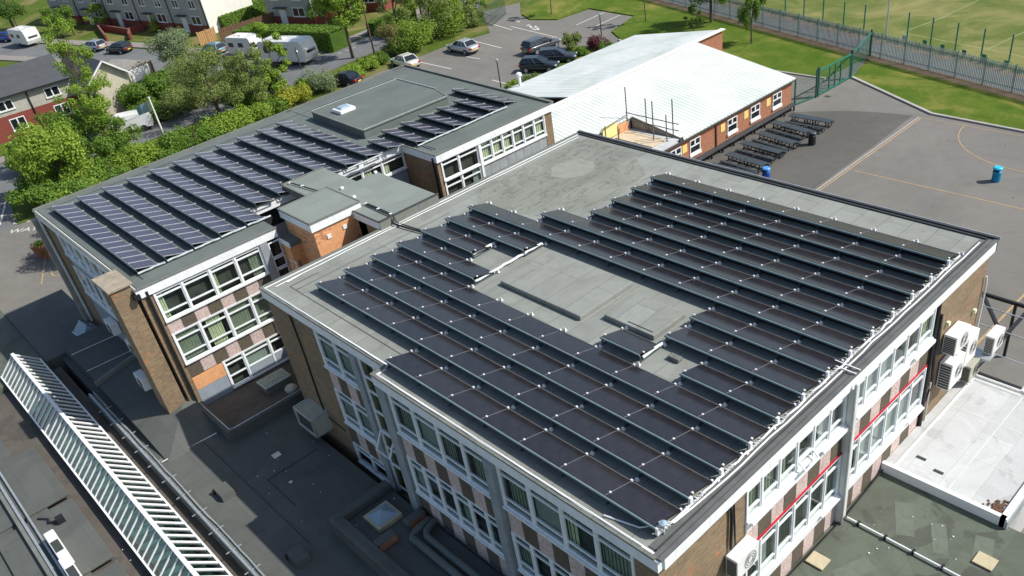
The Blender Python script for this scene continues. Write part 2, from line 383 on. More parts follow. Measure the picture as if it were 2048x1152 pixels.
M['lamp_red'] = mat('red_lamp_lens', (.5, .01, .01), .2, .1, 5)
M['lamp_white'] = mat('clear_lamp_lens', (.7, .72, .75), .15, .05, 5)
M['plate_y'] = mat('yellow_number_plate', (.75, .55, .06), .5, .05, 5)
M['sign_blue'] = mat('pale_blue_board', (.3, .4, .46), .6, .06, 3)
M['bark'] = mat('bark', (.12, .09, .06), .95, .3, 6, bump=.4)
M['bark_birch'] = mat('pale_bark', (.55, .52, .46), .9, .2, 5)
FOL = {
 'bright': foliage('bright_leaves', (0.134, 0.237, 0.021), (0.283, 0.424, 0.046), (0.437, 0.583, 0.087)),
 'mid': foliage('mid_green_leaves', (0.062, 0.144, 0.015), (0.154, 0.283, 0.032), (0.277, 0.408, 0.065)),
 'olive': foliage('olive_leaves', (0.123, 0.175, 0.036), (0.244, 0.308, 0.077), (0.393, 0.452, 0.145)),
 'dark': foliage('dark_leaves', (0.036, 0.088, 0.015), (0.090, 0.181, 0.025), (0.175, 0.291, 0.052)),
 'grey': foliage('grey_green_leaves', (0.134, 0.185, 0.092), (0.258, 0.335, 0.167), (0.408, 0.481, 0.262)),
 'brown': foliage('bronze_leaves', (0.103, 0.103, 0.031), (0.218, 0.206, 0.064), (0.321, 0.306, 0.101)),
 'purple': foliage('purple_leaves', (0.092, 0.015, 0.031), (0.193, 0.032, 0.057), (0.291, 0.073, 0.101)),
 'yellow': foliage('golden_leaves', (0.257, 0.288, 0.021), (0.424, 0.437, 0.039), (0.583, 0.583, 0.087)),
}
def paint(name, c, metal=.35):
    m, t, p = nodes(name); p.inputs['Base Color'].default_value = (*c, 1); p.inputs['Roughness'].default_value = .28
    p.inputs['Metallic'].default_value = metal; p.inputs['Coat Weight'].default_value = .6; p.inputs['Coat Roughness'].default_value = .06
    f = noise(t, objvec(t), 3, 3); t.links.new(mixc(t, ramp(t, f, .3, .8), c, tuple(x * .85 for x in c)), p.inputs['Base Color']); return m

# ================================================================ SETTING: ground, yard, roads
struct('ground', MB().sheet([(-420, -260), (260, -260), (260, 420), (-420, 420)], -0.02), M['verge'])
struct('school_yard', MB().sheet([(-48, -16), (60, -16), (60, 52.3), (11.76, 52.4), (6.2, 52.6), (4.6, 52.7), (-4.95, 57.7), (-6.2, 62.4), (-12, 56.5), (-30, 57), (-33, 58.3), (-36.3, 60.1), (-38.2, 66.2), (-46, 66.8), (-46.4, 61.5), (-50.0, 60.2), (-53.1, 61.6), (-58, 66), (-60, 61), (-50.8, 54.4), (-52, 49.5), (-51.6, 40.8), (-51.0, 34.0), (-47, 26), (-46, 5)], 0.0), M['tarmac'])
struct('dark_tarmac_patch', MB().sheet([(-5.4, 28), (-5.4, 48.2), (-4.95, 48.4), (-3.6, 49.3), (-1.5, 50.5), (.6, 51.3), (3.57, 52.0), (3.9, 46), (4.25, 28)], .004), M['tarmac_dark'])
# front yard darker with lines
struct('front_road', MB().sheet([(-64.5, -60), (-46.0, -60), (-46.0, -1.5), (-55.0, .5), (-55.5, 8), (-56.2, 24), (-57.2, 34), (-58.6, 42), (-60, 52), (-62, 62), (-67.5, 70), (-69, 62), (-66.8, 50), (-64.8, 40), (-64.2, 34), (-64.3, 18)], .004), M['road'])
struct('side_road', MB().sheet([(-200, -2), (-115, 17.0), (-99, 22.2), (-84, 24.5), (-64, 24.0), (-62.5, 33), (-72, 33.5), (-84, 30.6), (-91, 29.9), (-99, 27.6), (-115, 22.4), (-200, 5)], .008), M['road'])
struct('pavement', MB().prism([(-200, 5.2), (-115, 22.7), (-99, 27.9), (-91, 30.2), (-84, 30.9), (-72, 33.8), (-64.6, 34.2), (-65.2, 40), (-67.1, 50), (-69.2, 62), (-71, 61), (-69, 50), (-67, 41), (-67.5, 36), (-72, 35.8), (-84, 33), (-99, 30), (-115, 24.8), (-200, 7.5)], -.01, .12), M['paving'])
struct('lower_pavement', MB().prism([(-200, -4), (-115, 14.8), (-99, 19.9), (-84, 22.1), (-66.5, 21.6), (-66.5, -60), (-64.8, -60), (-64.6, 18), (-64.4, 23.7), (-84, 24.2), (-99, 21.9), (-115, 16.7), (-200, -2.3)], -.01, .12), M['paving'])
# grass and lawns (stand a kerb's height above the tarmac)
struct('car_park_lawn', MB().prism([(-33, 58.3), (-30, 57), (-12, 56.5), (-6.9, 56.6), (-6.6, 63.3), (-34, 71.5), (-52, 76.5), (-56, 68.5), (-53.1, 61.8), (-50.0, 60.4), (-46.5, 61.7), (-46.2, 67.0), (-38, 66.4), (-36.1, 60.3)], -.01, .09), M['lawn'])
struct('lawn_kerb', MB().prism([(-33.3, 58.1), (-30.1, 56.8), (-12, 56.3), (-6.8, 56.4), (-6.8, 56.6), (-12, 56.49), (-30, 56.99), (-33, 58.29)], -.02, .11), M['kerb'])
struct('playground_lawn', MB().prism([(-4.85, 57.9), (4.7, 52.95), (6.2, 52.85), (11.76, 52.6), (60, 51.9), (60, 44.6), (61, 44.6), (61, 46), (9.03, 59.2), (-5.9, 63.4)], -.01, .09) if False else MB().prism([(-4.85, 57.9), (4.7, 52.95), (6.2, 52.85), (11.76, 52.6), (34, 52.3), (9.03, 59.2), (-5.9, 63.4)], -.01, .09), M['lawn'])
struct('playground_kerb', MB().prism([(-5.0, 57.65), (4.6, 52.7), (4.7, 52.94), (-4.86, 57.89)], -.02, .13).prism([(4.62, 52.68), (6.2, 52.6), (11.76, 52.36), (34, 52.1), (34, 52.29), (11.76, 52.59), (6.2, 52.84), (4.72, 52.92)], -.021, .13), M['kerb'])
fdir = Vector((9.03 + 6.5, 59.39 - 63.76, 0)).normalized(); fn = Vector((-fdir.y, fdir.x, 0))
FP = Vector((-6.5, 63.76, 0))
def fpt(s, d=0, z=0): q = FP + fdir * s + fn * d; return (q.x, q.y, z)
def fstrip(s0, s1, d0, d1): return [fpt(s0, d0)[:2], fpt(s1, d0)[:2], fpt(s1, d1)[:2], fpt(s0, d1)[:2]]
struct('soil_strip', MB().prism(fstrip(-45, 60, -1.1, .1), 0, .1), M['soil'])
struct('path', MB().sheet(fstrip(-90, 90, .15, 3.3), .01), M['road'])
struct('dry_strip', MB().sheet(fstrip(-90, 90, 3.3, 4.3), .014), M['soil'])
struct('playing_field', MB().prism(fstrip(-160, 160, 4.6, 160), -.01, .05), M['pitch'])
struct('garden_lawn', MB().prism([(-66.9, -20), (-66.9, 8), (-70.6, 8), (-70.6, -20)], -.01, .06), M['lawn'])
struct('shrub_bed', MB().prism([(-54.9, .8), (-46.3, -1.2), (-46, 5), (-46.6, 26), (-50.6, 34), (-51.2, 40.8), (-51.7, 49.5), (-50.6, 54.2), (-56, 58), (-60, 60.5), (-59, 50), (-57.6, 42), (-56.4, 34), (-55.4, 24)], -.01, .1), M['verge'])
struct('bed_corner', MB().prism([(-37, 53), (-33.2, 56.6), (-31.5, 55.5), (-31, 50.5), (-29.8, 47), (-27.3, 40), (-29.3, 40), (-31.8, 47)], -.01, .1), M['verge'])
# painted markings
ym = MB(); wl = .08
def line(mb, a, b, w=.08, z=.008):
    a = Vector((a[0], a[1], 0)); b = Vector((b[0], b[1], 0)); n = (b - a).normalized(); r = Vector((-n.y, n.x, 0)) * w / 2
    mb.face([(p.x, p.y, z) for p in (a - r, b - r, b + r, a + r)][::1])
line(ym, (4.62, 28), (4.33, 51.8), .11)
line(ym, (4.85, 40.75), (40, 40.9), .09); line(ym, (4.42, 51.85), (34, 51.4), .07)
arc = [(14.0 + 6.3 * math.cos(a), 52.0 + 6.0 * math.sin(a)) for a in [math.radians(180 + 9 * k) for k in range(21)]]
for a, b in zip(arc, arc[1:]): line(ym, a, b, .08)
line(ym, (20.05, 32.5), (19.95, 24), .12)
line(ym, gp(83, 568), gp(91, 515), .1); 
ell = [gp(112 + 9 * math.cos(t), 546 + 6 * math.sin(t)) for t in [math.radians(30 * k) for k in range(13)]]
for a, b in zip(ell, ell[1:]): line(ym, a, b, .09)
tag(ym.build('yellow_markings', M['paint_y']), kind='structure')
wm = MB()
line(wm, (4.42, 28), (4.1, 51.9), .05)
for a, b in [((830, 122), (903, 138)), ((960, 118), (925, 112)), ((948, 82), (1003, 96)), ((984, 160), (1022, 170)), ((930, 107), (944, 110)), ((1153, 50), (1210, 24)), ((1182, 57), (1240, 30)), ((1022, 53), (1115, 75)), ((0, 450), (12, 400)), ((984, 48), (1024, 60))]:
    line(wm, gp(*a), gp(*b), .13)
for k in range(7): line(wm, gp(620 + 14 * k, 128 - 5.2 * k), gp(627 + 14 * k, 125.4 - 5.2 * k), .12)
for a, b in [((1052, 52), (1062, 50)), ((1056, 49), (1064, 56)), ((1068, 56), (1076, 54)), ((1070, 52), (1078, 60)), ((1030, 42), (1040, 44)), ((1064, 58), (1074, 60))]: line(wm, gp(*a), gp(*b), .22)
tag(wm.build('white_markings', M['paint_w']), kind='structure')
# lettering on the shaded drive
def text(body, size, loc, rz, m, name, parent=None, rx=0, align='CENTER', extrude=.002):
    c = bpy.data.curves.new(name, 'FONT'); c.body = body; c.size = size; c.align_x = align; c.align_y = 'CENTER'; c.extrude = extrude; c.resolution_u = 2
    o = bpy.data.objects.new(name, c); col.objects.link(o)
    dg = bpy.context.evaluated_depsgraph_get(); me = bpy.data.meshes.new_from_object(o.evaluated_get(dg)); bpy.data.objects.remove(o)
    me.materials.clear(); me.materials.append(m); o = bpy.data.objects.new(name, me); col.objects.link(o)
    o.location = loc; o.rotation_euler = (rx, 0, rz)
    if parent: o.parent = parent
    return o
p1 = gp(48, 460); p2 = gp(52, 442)
tag(text('WAY', 1.05, (p1[0], p1[1], .008), math.radians(50), M['paint_w'], 'road_lettering'), kind='structure')
tag(text('GIVE', 1.05, (p2[0], p2[1], .008), math.radians(50), M['paint_w'], 'road_lettering'), kind='structure')
pl = MB()
for a, b in [((1803, 66), (1880, 38)), ((1803, 66), (1980, 101)), ((1975, 100), (2090, 45)), ((1980, 101), (2090, 123)), ((1880, 38), (1960, 0))]: line(pl, gp(*a), gp(*b), .1, .056)
M['paint_faint'] = mat('faint_pitch_paint', (.30, .33, .17), .9, .25, .8)
tag(pl.build('pitch_lines', M['paint_faint']), kind='structure')

# ================================================================ facade helper
class Fac:
    """axis 'x': wall runs along x and faces -y ; axis 'y': wall runs along y and faces +x.  d = metres outward"""
    def __init__(s, axis, plane): s.a = axis; s.p = plane
    def box(s, mb, s0, s1, z0, z1, d0, d1):
        if s.a == 'x': mb.box(s0, s1, s.p - d0, s.p - d1, z0, z1)
        else: mb.box(s.p + d0, s.p + d1, s0, s1, z0, z1)
        return mb
    def quad(s, mb, s0, s1, z0, z1, d):
        if s.a == 'x': y = s.p - d; mb.face([(s0, y, z0), (s1, y, z0), (s1, y, z1), (s0, y, z1)])
        else: x = s.p + d; mb.face([(x, s0, z0), (x, s1, z0), (x, s1, z1), (x, s0, z1)])
        return mb
    def pt(s, q, z, d): return (q, s.p - d, z) if s.a == 'x' else (s.p + d, q, z)
def window(F, s0, s1, z0, z1, bars, parent, glass='glass', fr='upvc', cover=None, fw=.05, hopper=False, depth=-.02, room='room'):
    f = MB(); a, b = depth - .04, depth + .035
    F.box(f, s0, s0 + fw, z0, z1, a, b); F.box(f, s1 - fw, s1, z0, z1, a, b)
    F.box(f, s0 + fw, s1 - fw, z0, z0 + fw, a, b); F.box(f, s0 + fw, s1 - fw, z1 - fw, z1, a, b)
    for z in bars: F.box(f, s0 + fw, s1 - fw, z - .035, z + .035, a, b - .004)
    o = f.build('window', M[fr], parent)
    g = MB(); F.quad(g, s0 + fw, s1 - fw, z0 + fw, z1 - fw, depth); g.build('pane', M[glass], o)
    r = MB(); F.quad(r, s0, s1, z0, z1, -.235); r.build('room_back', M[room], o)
    if cover:
        kind, lo, hi = cover; c = MB(); w = s1 - s0 - 2 * fw; c0 = s0 + fw + w * lo; c1 = s0 + fw + w * hi
        n = max(3, int((c1 - c0) / .07)) if kind != 'blind' else 1
        for i in range(n):
            x0 = c0 + (c1 - c0) * i / n; x1 = c0 + (c1 - c0) * (i + .78 if kind != 'blind' else i + 1) / n
            F.quad(c, x0, x1, z0 + fw, z1 - fw, -.12 - (.02 if i % 2 else 0))
        c.build('curtain' if kind != 'blind' else 'blind', M[{'curtain': 'curtain', 'blind': 'blind', 'cream': 'curtain_y'}[kind]], o)
    if hopper:  # a light standing open
        h = MB(); z = bars[0]
        p0, p1 = F.pt(s0 + fw, z, depth + .05), F.pt(s1 - fw, z, depth + .05); q0, q1 = F.pt(s0 + fw, z0 + fw + .03, depth + .3), F.pt(s1 - fw, z0 + fw + .03, depth + .3)
        for A, B in ((p0, p1), (q0, q1), (p0, q0), (p1, q1)): h.bar(A, B, .05)
        h.build('open_light', M[fr], o)
    return o
def spandrels(F, s0, s1, z0, z1, parent, pitch=.68, start=0, pat=('pebble', 'brown_pebble')):
    n = max(1, round((s1 - s0) / pitch)); w = (s1 - s0) / n
    for i in range(n):
        q = MB(); F.box(q, s0 + i * w + .012, s0 + (i + 1) * w - .012, z0, z1, -.2, .0 + .004 * (i % 2))
        q.build('spandrel_panel', M[pat[(i + start) % 2]], parent)
    q = MB(); F.box(q, s0, s1, z0, z1, -.25, -.025); q.build('panel_backing', M['upvc'], parent)

COV = [('curtain', 0, 1), ('blind', 0, 1), ('curtain', 0, .5), None, ('curtain', .35, 1), ('blind', 0, 1), ('curtain', 0, 1), None]
def bay(F, ms, z0, z1, bars, parent, covers=None, post=.07, **k):
    for i in range(len(ms) - 1):
        cv = covers[i % len(covers)] if covers else random.choice(COV)
        window(F, ms[i] + post / 2, ms[i+1] - post / 2, z0, z1, bars, parent, cover=cv, hopper=(k.get('hop') == i), **{a: b for a, b in k.items() if a != 'hop'})
    q = MB()
    for m_ in ms: F.box(q, m_ - post / 2, m_ + post / 2, z0, z1, -.1, .045)
    F.box(q, ms[0] - .04, ms[-1] + .04, z0 - .09, z0 - .001, -.15, .1)
    F.box(q, ms[0] - .04, ms[-1] + .04, z1 + .001, z1 + .05, -.15, .03)
    q.build('window_surround', M['upvc'], parent)

# ================================================================ MAIN BUILDING (square block in front)
H = 9.5
mb_ = thing('school_block', 'square flat-roofed school block in front, black solar panels covering its grey-green roof', 'school building', (11, 9.5, 0))
def kid(mbx, name, m, parent=None, **k):
    o = mbx.build(name, M[m] if isinstance(m, str) else m, parent or mb_, **k)
    return o
def fixparents():
    """children were built in world coordinates: keep them where they are under a moved parent"""
    for o in list(col.objects):
        if o.parent is not None and not o.get('_local'):
            pass
# parent empties used with world-coordinate parts sit at the building's base; parts are shifted back
def settle(root):
    off = Vector(root.location)
    for c in root.children:
        if c.get('settled'): continue
        c.location = Vector(c.location) - off; c['settled'] = True
def unsettle():
    for o in col.objects:
        if 'settled' in o: del o['settled']
FL = Fac('x', 0.0); FL2 = Fac('x', -0.55); FR = Fac('y', 21.9)
core = MB().box(.3, 21.6, .3, 18.9, 0, 9.3).box(9.3, 21.6, -.25, .3, 0, 9.3); kid(core, 'inner_wall', 'dark')
wl_ = MB(); wl_.box(.0, 3.86, 0, .3, 0, 9.3); wl_.box(0, .3, .3, 19.1, 0, 9.3); wl_.box(.3, 21.9, 18.9, 19.1, 0, 9.3)
wl_.box(21.6, 21.9, -.55, 3.24, 0, 9.3); wl_.box(21.6, 21.9, 14.86, 18.9, 0, 9.3); wl_.box(21.05, 21.6, -.55, -.25, 0, 9.3)
kid(wl_, 'wall', 'brick')
roof = MB().prism([(0.1, .1), (9.3, .1), (9.3, -.45), (21.8, -.45), (21.8, 19.0), (.1, 19.0)], 9.3, 9.5); kid(roof, 'roof', 'felt')
patch = MB().sheet([(.6, 11.2), (2.2, 10.2), (5.2, 11.0), (6.4, 12.3), (7.0, 14.2), (6.6, 17.0), (4.2, 18.7), (.6, 18.7)], 9.504); kid(patch, 'patched_felt', 'felt_far')
kid(MB().sheet([(3.0 + 1.05 * math.cos(a * .4) * (1 + .12 * math.sin(a * 1.7)), 15.6 + 1.2 * math.sin(a * .4) * (1 + .1 * math.cos(a * 2.3))) for a in range(16)], 9.508), 'bare_patch', 'felt_bare')
lip = MB()
def ring(mb, pts, w, z0, z1):
    n = len(pts)
    for i in range(n):
        a = Vector((*pts[i], 0)); b = Vector((*pts[(i+1) % n], 0)); d = (b - a).normalized(); inn = Vector((-d.y, d.x, 0)) * w
        mb.hexa([(a.x, a.y, z0), (b.x, b.y, z0), ((b+inn).x, (b+inn).y, z0), ((a+inn).x, (a+inn).y, z0), (a.x, a.y, z1), (b.x, b.y, z1), ((b+inn).x, (b+inn).y, z1), ((a+inn).x, (a+inn).y, z1)])
out = [(0, 0), (9.2, 0), (9.2, -.6), (21.98, -.6), (21.98, 19.2), (0, 19.2)]
def rects(mb, rs, z0, z1):
    for r in rs: mb.box(r[0], r[1], r[2], r[3], z0, z1)
kid(MB().box(-.08, 9.12, -.1, .1, 9.08, 9.5).box(9.1, 9.28, -.66, -.1, 9.081, 9.501).box(9.28, 22.0, -.66, -.45, 9.08, 9.5)
    .box(21.85, 22.06, -.45, 19.15, 9.06, 9.5).box(-.08, .1, .1, 19.15, 9.08, 9.5), 'fascia', 'fascia', split=True)
kid(MB().box(-.1, 22.06, 19.12, 19.24, 9.05, 9.62).box(.1, 21.7, 19.0, 19.12, 9.45, 9.56), 'far_parapet', 'felt_edge')
kid(MB().box(-.1, 22.1, 19.24, 19.28, 9.5, 9.63), 'parapet_cap', 'galv')
rects(lip, [(-.1, 9.1, -.12, .0), (-.1, .02, .0, 19.1), (9.08, 9.2, -.68, -.12), (9.2, 21.9, -.68, -.56)], 9.502, 9.57); kid(lip, 'edge_trim', 'felt_side')
kid(MB().box(21.74, 21.77, -.4, 19.0, 9.5, 9.585).box(21.93, 21.955, -.5, 19.1, 9.5, 9.56), 'dark_edge_line', 'felt_edge', split=True)
kid(MB().box(21.5, 21.74, -.4, 18.9, 9.5, 9.53).box(21.77, 21.93, -.6, 19.1, 9.5, 9.54).box(21.955, 22.08, -.6, 19.12, 9.502, 9.57), 'edge_felt', 'felt_mid', split=True)
# lightning tape round the edge
tape = MB()
def wob(pts, amp, step=.7):
    o = []
    for a, b in zip(pts, pts[1:]):
        a = Vector(a); b = Vector(b); n = max(1, int((b - a).length / step))
        for i in range(n): o.append(a.lerp(b, i / n) + Vector((random.uniform(-amp, amp), random.uniform(-amp, amp), random.uniform(0, amp * .5))))
    o.append(Vector(pts[-1])); return o
tape.tube(wob([(.45, .4, 9.53), (.35, 6, 9.53), (.4, 18.7, 9.53)], .02), .017, 5)
tape.tube(wob([(.1, .02, 9.59), (9.2, -.02, 9.59)], .012), .014, 5); tape.tube(wob([(9.3, -.55, 9.59), (21.4, -.55, 9.59)], .02), .018, 5)
kid(tape, 'lightning_tape', 'clampw')
tp2 = MB().tube(wob([(19.9, -.35, 9.53), (20.9, -.1, 9.53), (21.5, .6, 9.55), (21.62, 2, 9.56), (21.62, 18.6, 9.56)], .025), .028, 5); kid(tp2, 'white_cable', 'clampw')
kid(MB().tube([(.5, .9, 9.53), (.42, 1.6, 9.53)], .02, 5), 'cable_end', 'clampw')
# dark seam along the left verge
sm = MB(); 
for a, b in [((.9, .8), (9.0, .75)), ((1.4, .8), (1.4, 9)), ((.9, .8), (.9, 2.2))]:
    line(sm, a, b, .035, 9.507)
kid(sm, 'felt_seam', 'felt_edge', split=True)
# left facade, first part
TOP = (7.25, 9.03); B1 = [7.62, 8.68]; MID = (4.3, 6.05); B2 = [4.68, 5.7]
bay(FL, [3.9, 5.27, 6.6], *TOP, B1, mb_, covers=[('blind', 0, 1), ('blind', .0, 1)]); bay(FL, [3.98, 5.27, 6.6], *MID, B2, mb_, covers=[('blind', 0, 1)])
bay(FL, [3.98, 5.27, 6.6], 2.0, 3.05, [2.75], mb_, covers=[None])
spandrels(FL, 3.88, 6.62, 6.1, 7.15, mb_, start=0); spandrels(FL, 3.88, 6.62, 3.1, 4.2, mb_, start=1)
kid(MB().box(3.88, 9.1, -.02, .3, 0, 1.9), 'base_wall', 'brick')
kid(FL.box(MB(), 6.62, 7.05, 0, 9.07, -.2, .16), 'pier', 'pier')
zz = [9.03, 8.2, 7.5, 6.5, 5.5, 4.6, 3.7, 2.4]
for i in range(len(zz) - 1):
    window(FL, 7.12, 8.1, zz[i+1], zz[i], [], mb_, glass='glass_olive', depth=.0, room='room'); window(FL, 8.1, 9.14, zz[i+1], zz[i], [], mb_, glass='glass_olive', depth=.0, room='room')
kid(FL.box(MB(), 7.05, 7.12, 2.1, 9.03, -.2, .05), 'stair_window_edge', 'upvc')
ol = MB(); 
for A, B in (((7.15, -.06, 5.5), (8.05, -.06, 5.5)), ((7.15, -.45, 4.75), (8.05, -.45, 4.75)), ((7.15, -.06, 5.5), (7.15, -.45, 4.75)), ((8.05, -.06, 5.5), (8.05, -.45, 4.75))): ol.bar(A, B, .06)
kid(ol, 'open_stair_light', 'upvc')
# left facade, second part
kid(MB().box(9.2, 9.3, -.55, 0, 0, 9.07), 'return_wall', 'pier')
kid(FL2.box(MB(), 9.2, 9.72, 0, 9.07, -.25, .14), 'pier', 'pier'); kid(FL2.box(MB(), 15.1, 15.5, 0, 9.07, -.25, .2), 'pier', 'pier')
bay(FL2, [9.8, 11.13, 12.47, 13.8, 15.08], *TOP, B1, mb_, covers=[('curtain', .2, 1), ('blind', 0, 1), ('curtain', 0, .5), ('curtain', .25, 1)])
bay(FL2, [15.56, 16.92, 18.3, 19.66, 21.03], *TOP, B1, mb_, covers=[('curtain', .2, 1), ('blind', 0, 1), ('cream', 0, .35), ('curtain', 0, 1)])
bay(FL2, [9.85, 10.75, 11.6, 12.5, 13.4, 14.27, 15.08], *MID, B2, mb_, covers=[('blind', 0, 1), None, None, ('blind', .2, 1), None, None])
bay(FL2, [15.62, 16.5, 17.4, 18.3, 19.2, 20.1, 21.03], *MID, B2, mb_, covers=[('curtain', 0, 1), None, None, None, ('blind', 0, 1), None])
for a, b in ((9.76, 15.08), (15.56, 21.03)):
    spandrels(FL2, a, b, 6.1, 7.15, mb_, start=0); spandrels(FL2, a, b, 3.1, 4.2, mb_, start=1)
kid(MB().box(9.76, 21.03, -.5, -.2, 0, 3.08), 'base_wall', 'pier')
# right facade
MR1 = [3.3, 4.05, 4.97, 5.9, 6.82, 7.76, 8.66]; MR2 = [9.2, 9.9, 10.78, 11.76, 12.7, 13.62, 14.66]
TR = (7.6, 9.03); BR1 = [7.93, 8.72]; T2 = (4.42, 6.2); BR2 = [4.75, 5.86]
bay(FR, MR1, *TR, BR1, mb_, covers=[('curtain', 0, 1), ('curtain', 0, 1), ('curtain', 0, .6), None, ('blind', .5, 1), None], hop=3)
bay(FR, MR2, *TR, BR1, mb_, covers=[('blind', 0, 1), ('blind', 0, 1), ('blind', .1, 1), None, None, ('cream', .4, 1)])
bay(FR, MR1, *T2, BR2, mb_, covers=[None, ('blind', 0, .6), None, ('curtain', .0, .4), None, ('curtain', 0, .5)])
bay(FR, MR2, *T2, BR2, mb_, covers=[('curtain', .0, .4), ('blind', 0, 1), ('blind', 0, 1), ('blind', 0, 1), ('blind', .3, 1), None])
for a, b in ((3.26, 8.68), (9.16, 14.7)):
    q = MB(); FR.box(q, a, b, 7.16, 7.5, -.2, .06); FR.box(q, a, b, 4.02, 4.32, -.2, .06); FR.box(q, a + .1, a + 1.9, 7.42, 7.54, 0, .2); FR.box(q, b - 1.5, b, 7.42, 7.54, 0, .2); FR.box(q, b - 1.2, b, 4.3, 4.36, 0, .2)
    kid(q, 'sill', 'upvc', split=True)
    spandrels(FR, a, b, 6.24, 7.14, mb_, start=0); spandrels(FR, a, b, 2.9, 4.0, mb_, start=1)
    q = MB(); FR.box(q, a - .02, b + .02, 6.27, 6.33, 0, .05); kid(q, 'red_cable_trunking', 'red_trim')
kid(MB().box(21.6, 21.85, 3.26, 14.8, 0, 2.9), 'base_wall', 'pier')
kid(FR.box(MB(), 8.72, 9.12, 0, 9.07, -.2, .2), 'pier', 'pier_white')
kid(MB().tube([(22.16, 8.72, 9.3), (22.16, 8.72, 3.05)], .05), 'downpipe', 'galv')
kid(MB().box(21.2, 22.08, 9.05, 9.09, 9.6, 9.63).box(21.2, 22.08, 8.8, 8.84, 9.6, 9.63), 'cable_bracket', 'clampw', split=True)
kid(MB().tube([(21.98, 14.82, 9.0), (21.98, 14.82, 3.0)], .07), 'downpipe', 'black', split=True)
kid(MB().tube([(21.96, 2.45, 9.0), (21.98, 2.5, 8.6), (21.98, 2.45, 7.2)], .05, 6).tube([(21.97, 2.6, 9.0), (21.98, 2.66, 7.2)], .03, 6), 'wall_cable', 'black', split=True)
kid(MB().tube([(21.96, 15.2, 8.3), (21.98, 15.1, 6.8), (21.98, 15.3, 5.0), (21.98, 14.9, 4.4)], .06, 6).tube([(21.98, 15.2, 8.3), (21.98, 15.35, 6.4), (21.98, 15.9, 6.2)], .04, 6), 'wall_cable', 'black', split=True)
kid(MB().tube([(21.98, 15.2, 5.2), (21.98, 15.2, 3.0)], .035, 6).tube([(21.98, 19.0, 8.0), (22.0, 19.06, 7.6), (21.98, 19.05, 4)], .04, 6), 'drain_pipe', 'pier_white', split=True)
kid(MB().tube([(2.0, -.04, 9.0), (2.05, -.04, 7.0), (1.95, -.04, 4.7), (2.0, -.04, 3.2)], .035, 6).tube([(2.2, -.04, 3.6), (3.6, -.04, 3.5)], .02, 5), 'wall_cable', 'black', split=True)
kid(MB().box(21.91, 22.02, 15.9, 16.05, 7.4, 7.55).box(21.91, 22.02, 18.4, 18.55, 6.6, 6.75), 'wall_lamp', 'curtain_y', split=True)
for (a, b), (c, d) in (((8.4, 12.8), (6.05, 8.95)), ((13.42, 15.75), (6.65, 8.4))):
    bx = MB().box(a, b, c, d, 9.5, 9.7); kid(bx, 'raised_roof_panel', 'felt', bevel=.03)
kid(MB().box(14.45, 15.6, 6.8, 8.2, 9.7, 9.735), 'raised_roof_panel', 'felt', bevel=.02)
kid(MB().box(8.55, 8.95, 7.4, 7.6, 9.5, 9.64).box(16.8, 17.25, 6.1, 6.35, 9.5, 9.66), 'roof_outlet', 'felt_side', split=True, bevel=.03)
kid(MB().lathe([(.03, 0), (.03, .42)], (21.55, .15, 9.5), 8).lathe([(.02, .38), (.11, .42), (.11, .45), (.02, .49)], (21.55, .15, 9.5), 16), 'roof_vent_cap', 'sign_blue', smooth=False)
settle(mb_)

# ================================================================ SOLAR ROWS, main roof
RU, RV, PW = 2.33, -.03, 1.734
rows = {1: [(4, 11)], 2: [(0, 11)], 3: [(0, 11)], 4: [(0, 11)], 5: [(0, 3), (7, 8), (9, 11)], 6: [(0, 2), (8, 11)], 7: [(0, 3), (8, 11)], 8: [(0, 11)], 9: [(2, 11)], 10: [(3, 11)], 11: [(3, 11)], 12: [(3, 11)], 13: [(3, 11)]}
ORD = ['first', 'second', 'third', 'fourth', 'fifth', 'sixth', 'seventh', 'eighth', 'ninth', 'tenth', 'eleventh', 'twelfth', 'thirteenth', 'fourteenth', 'fifteenth', 'sixteenth', 'seventeenth', 'eighteenth']
def panel_proto(pw, depth, m, fm, gap, stripe=False):
    """panel lies flat, origin at its raised front left corner; x along the row, y up the roof"""
    r = MB(); r.box(gap / 2, pw - gap / 2, 0, depth, -.035, 0.0)
    p = r.build('solar_panel', fm)
    g = MB().face([(gap / 2 + .012, .012, .003), (pw - gap / 2 - .012, .012, .003), (pw - gap / 2 - .012, depth - .012, .003), (gap / 2 + .012, depth - .012, .003)]); go = g.build('solar_cells', m, p)
    if stripe:
        for x in (0.0, pw / 2): MB().box(x - .038, x + .038, .01, depth - .01, .002, .014).build('panel_divider', M['frame_s'], p)
    else: MB().box(-.008, .008, .01, depth - .01, 0, .006).build('panel_joint', M['seam'], p)
    return p
meshes = {}
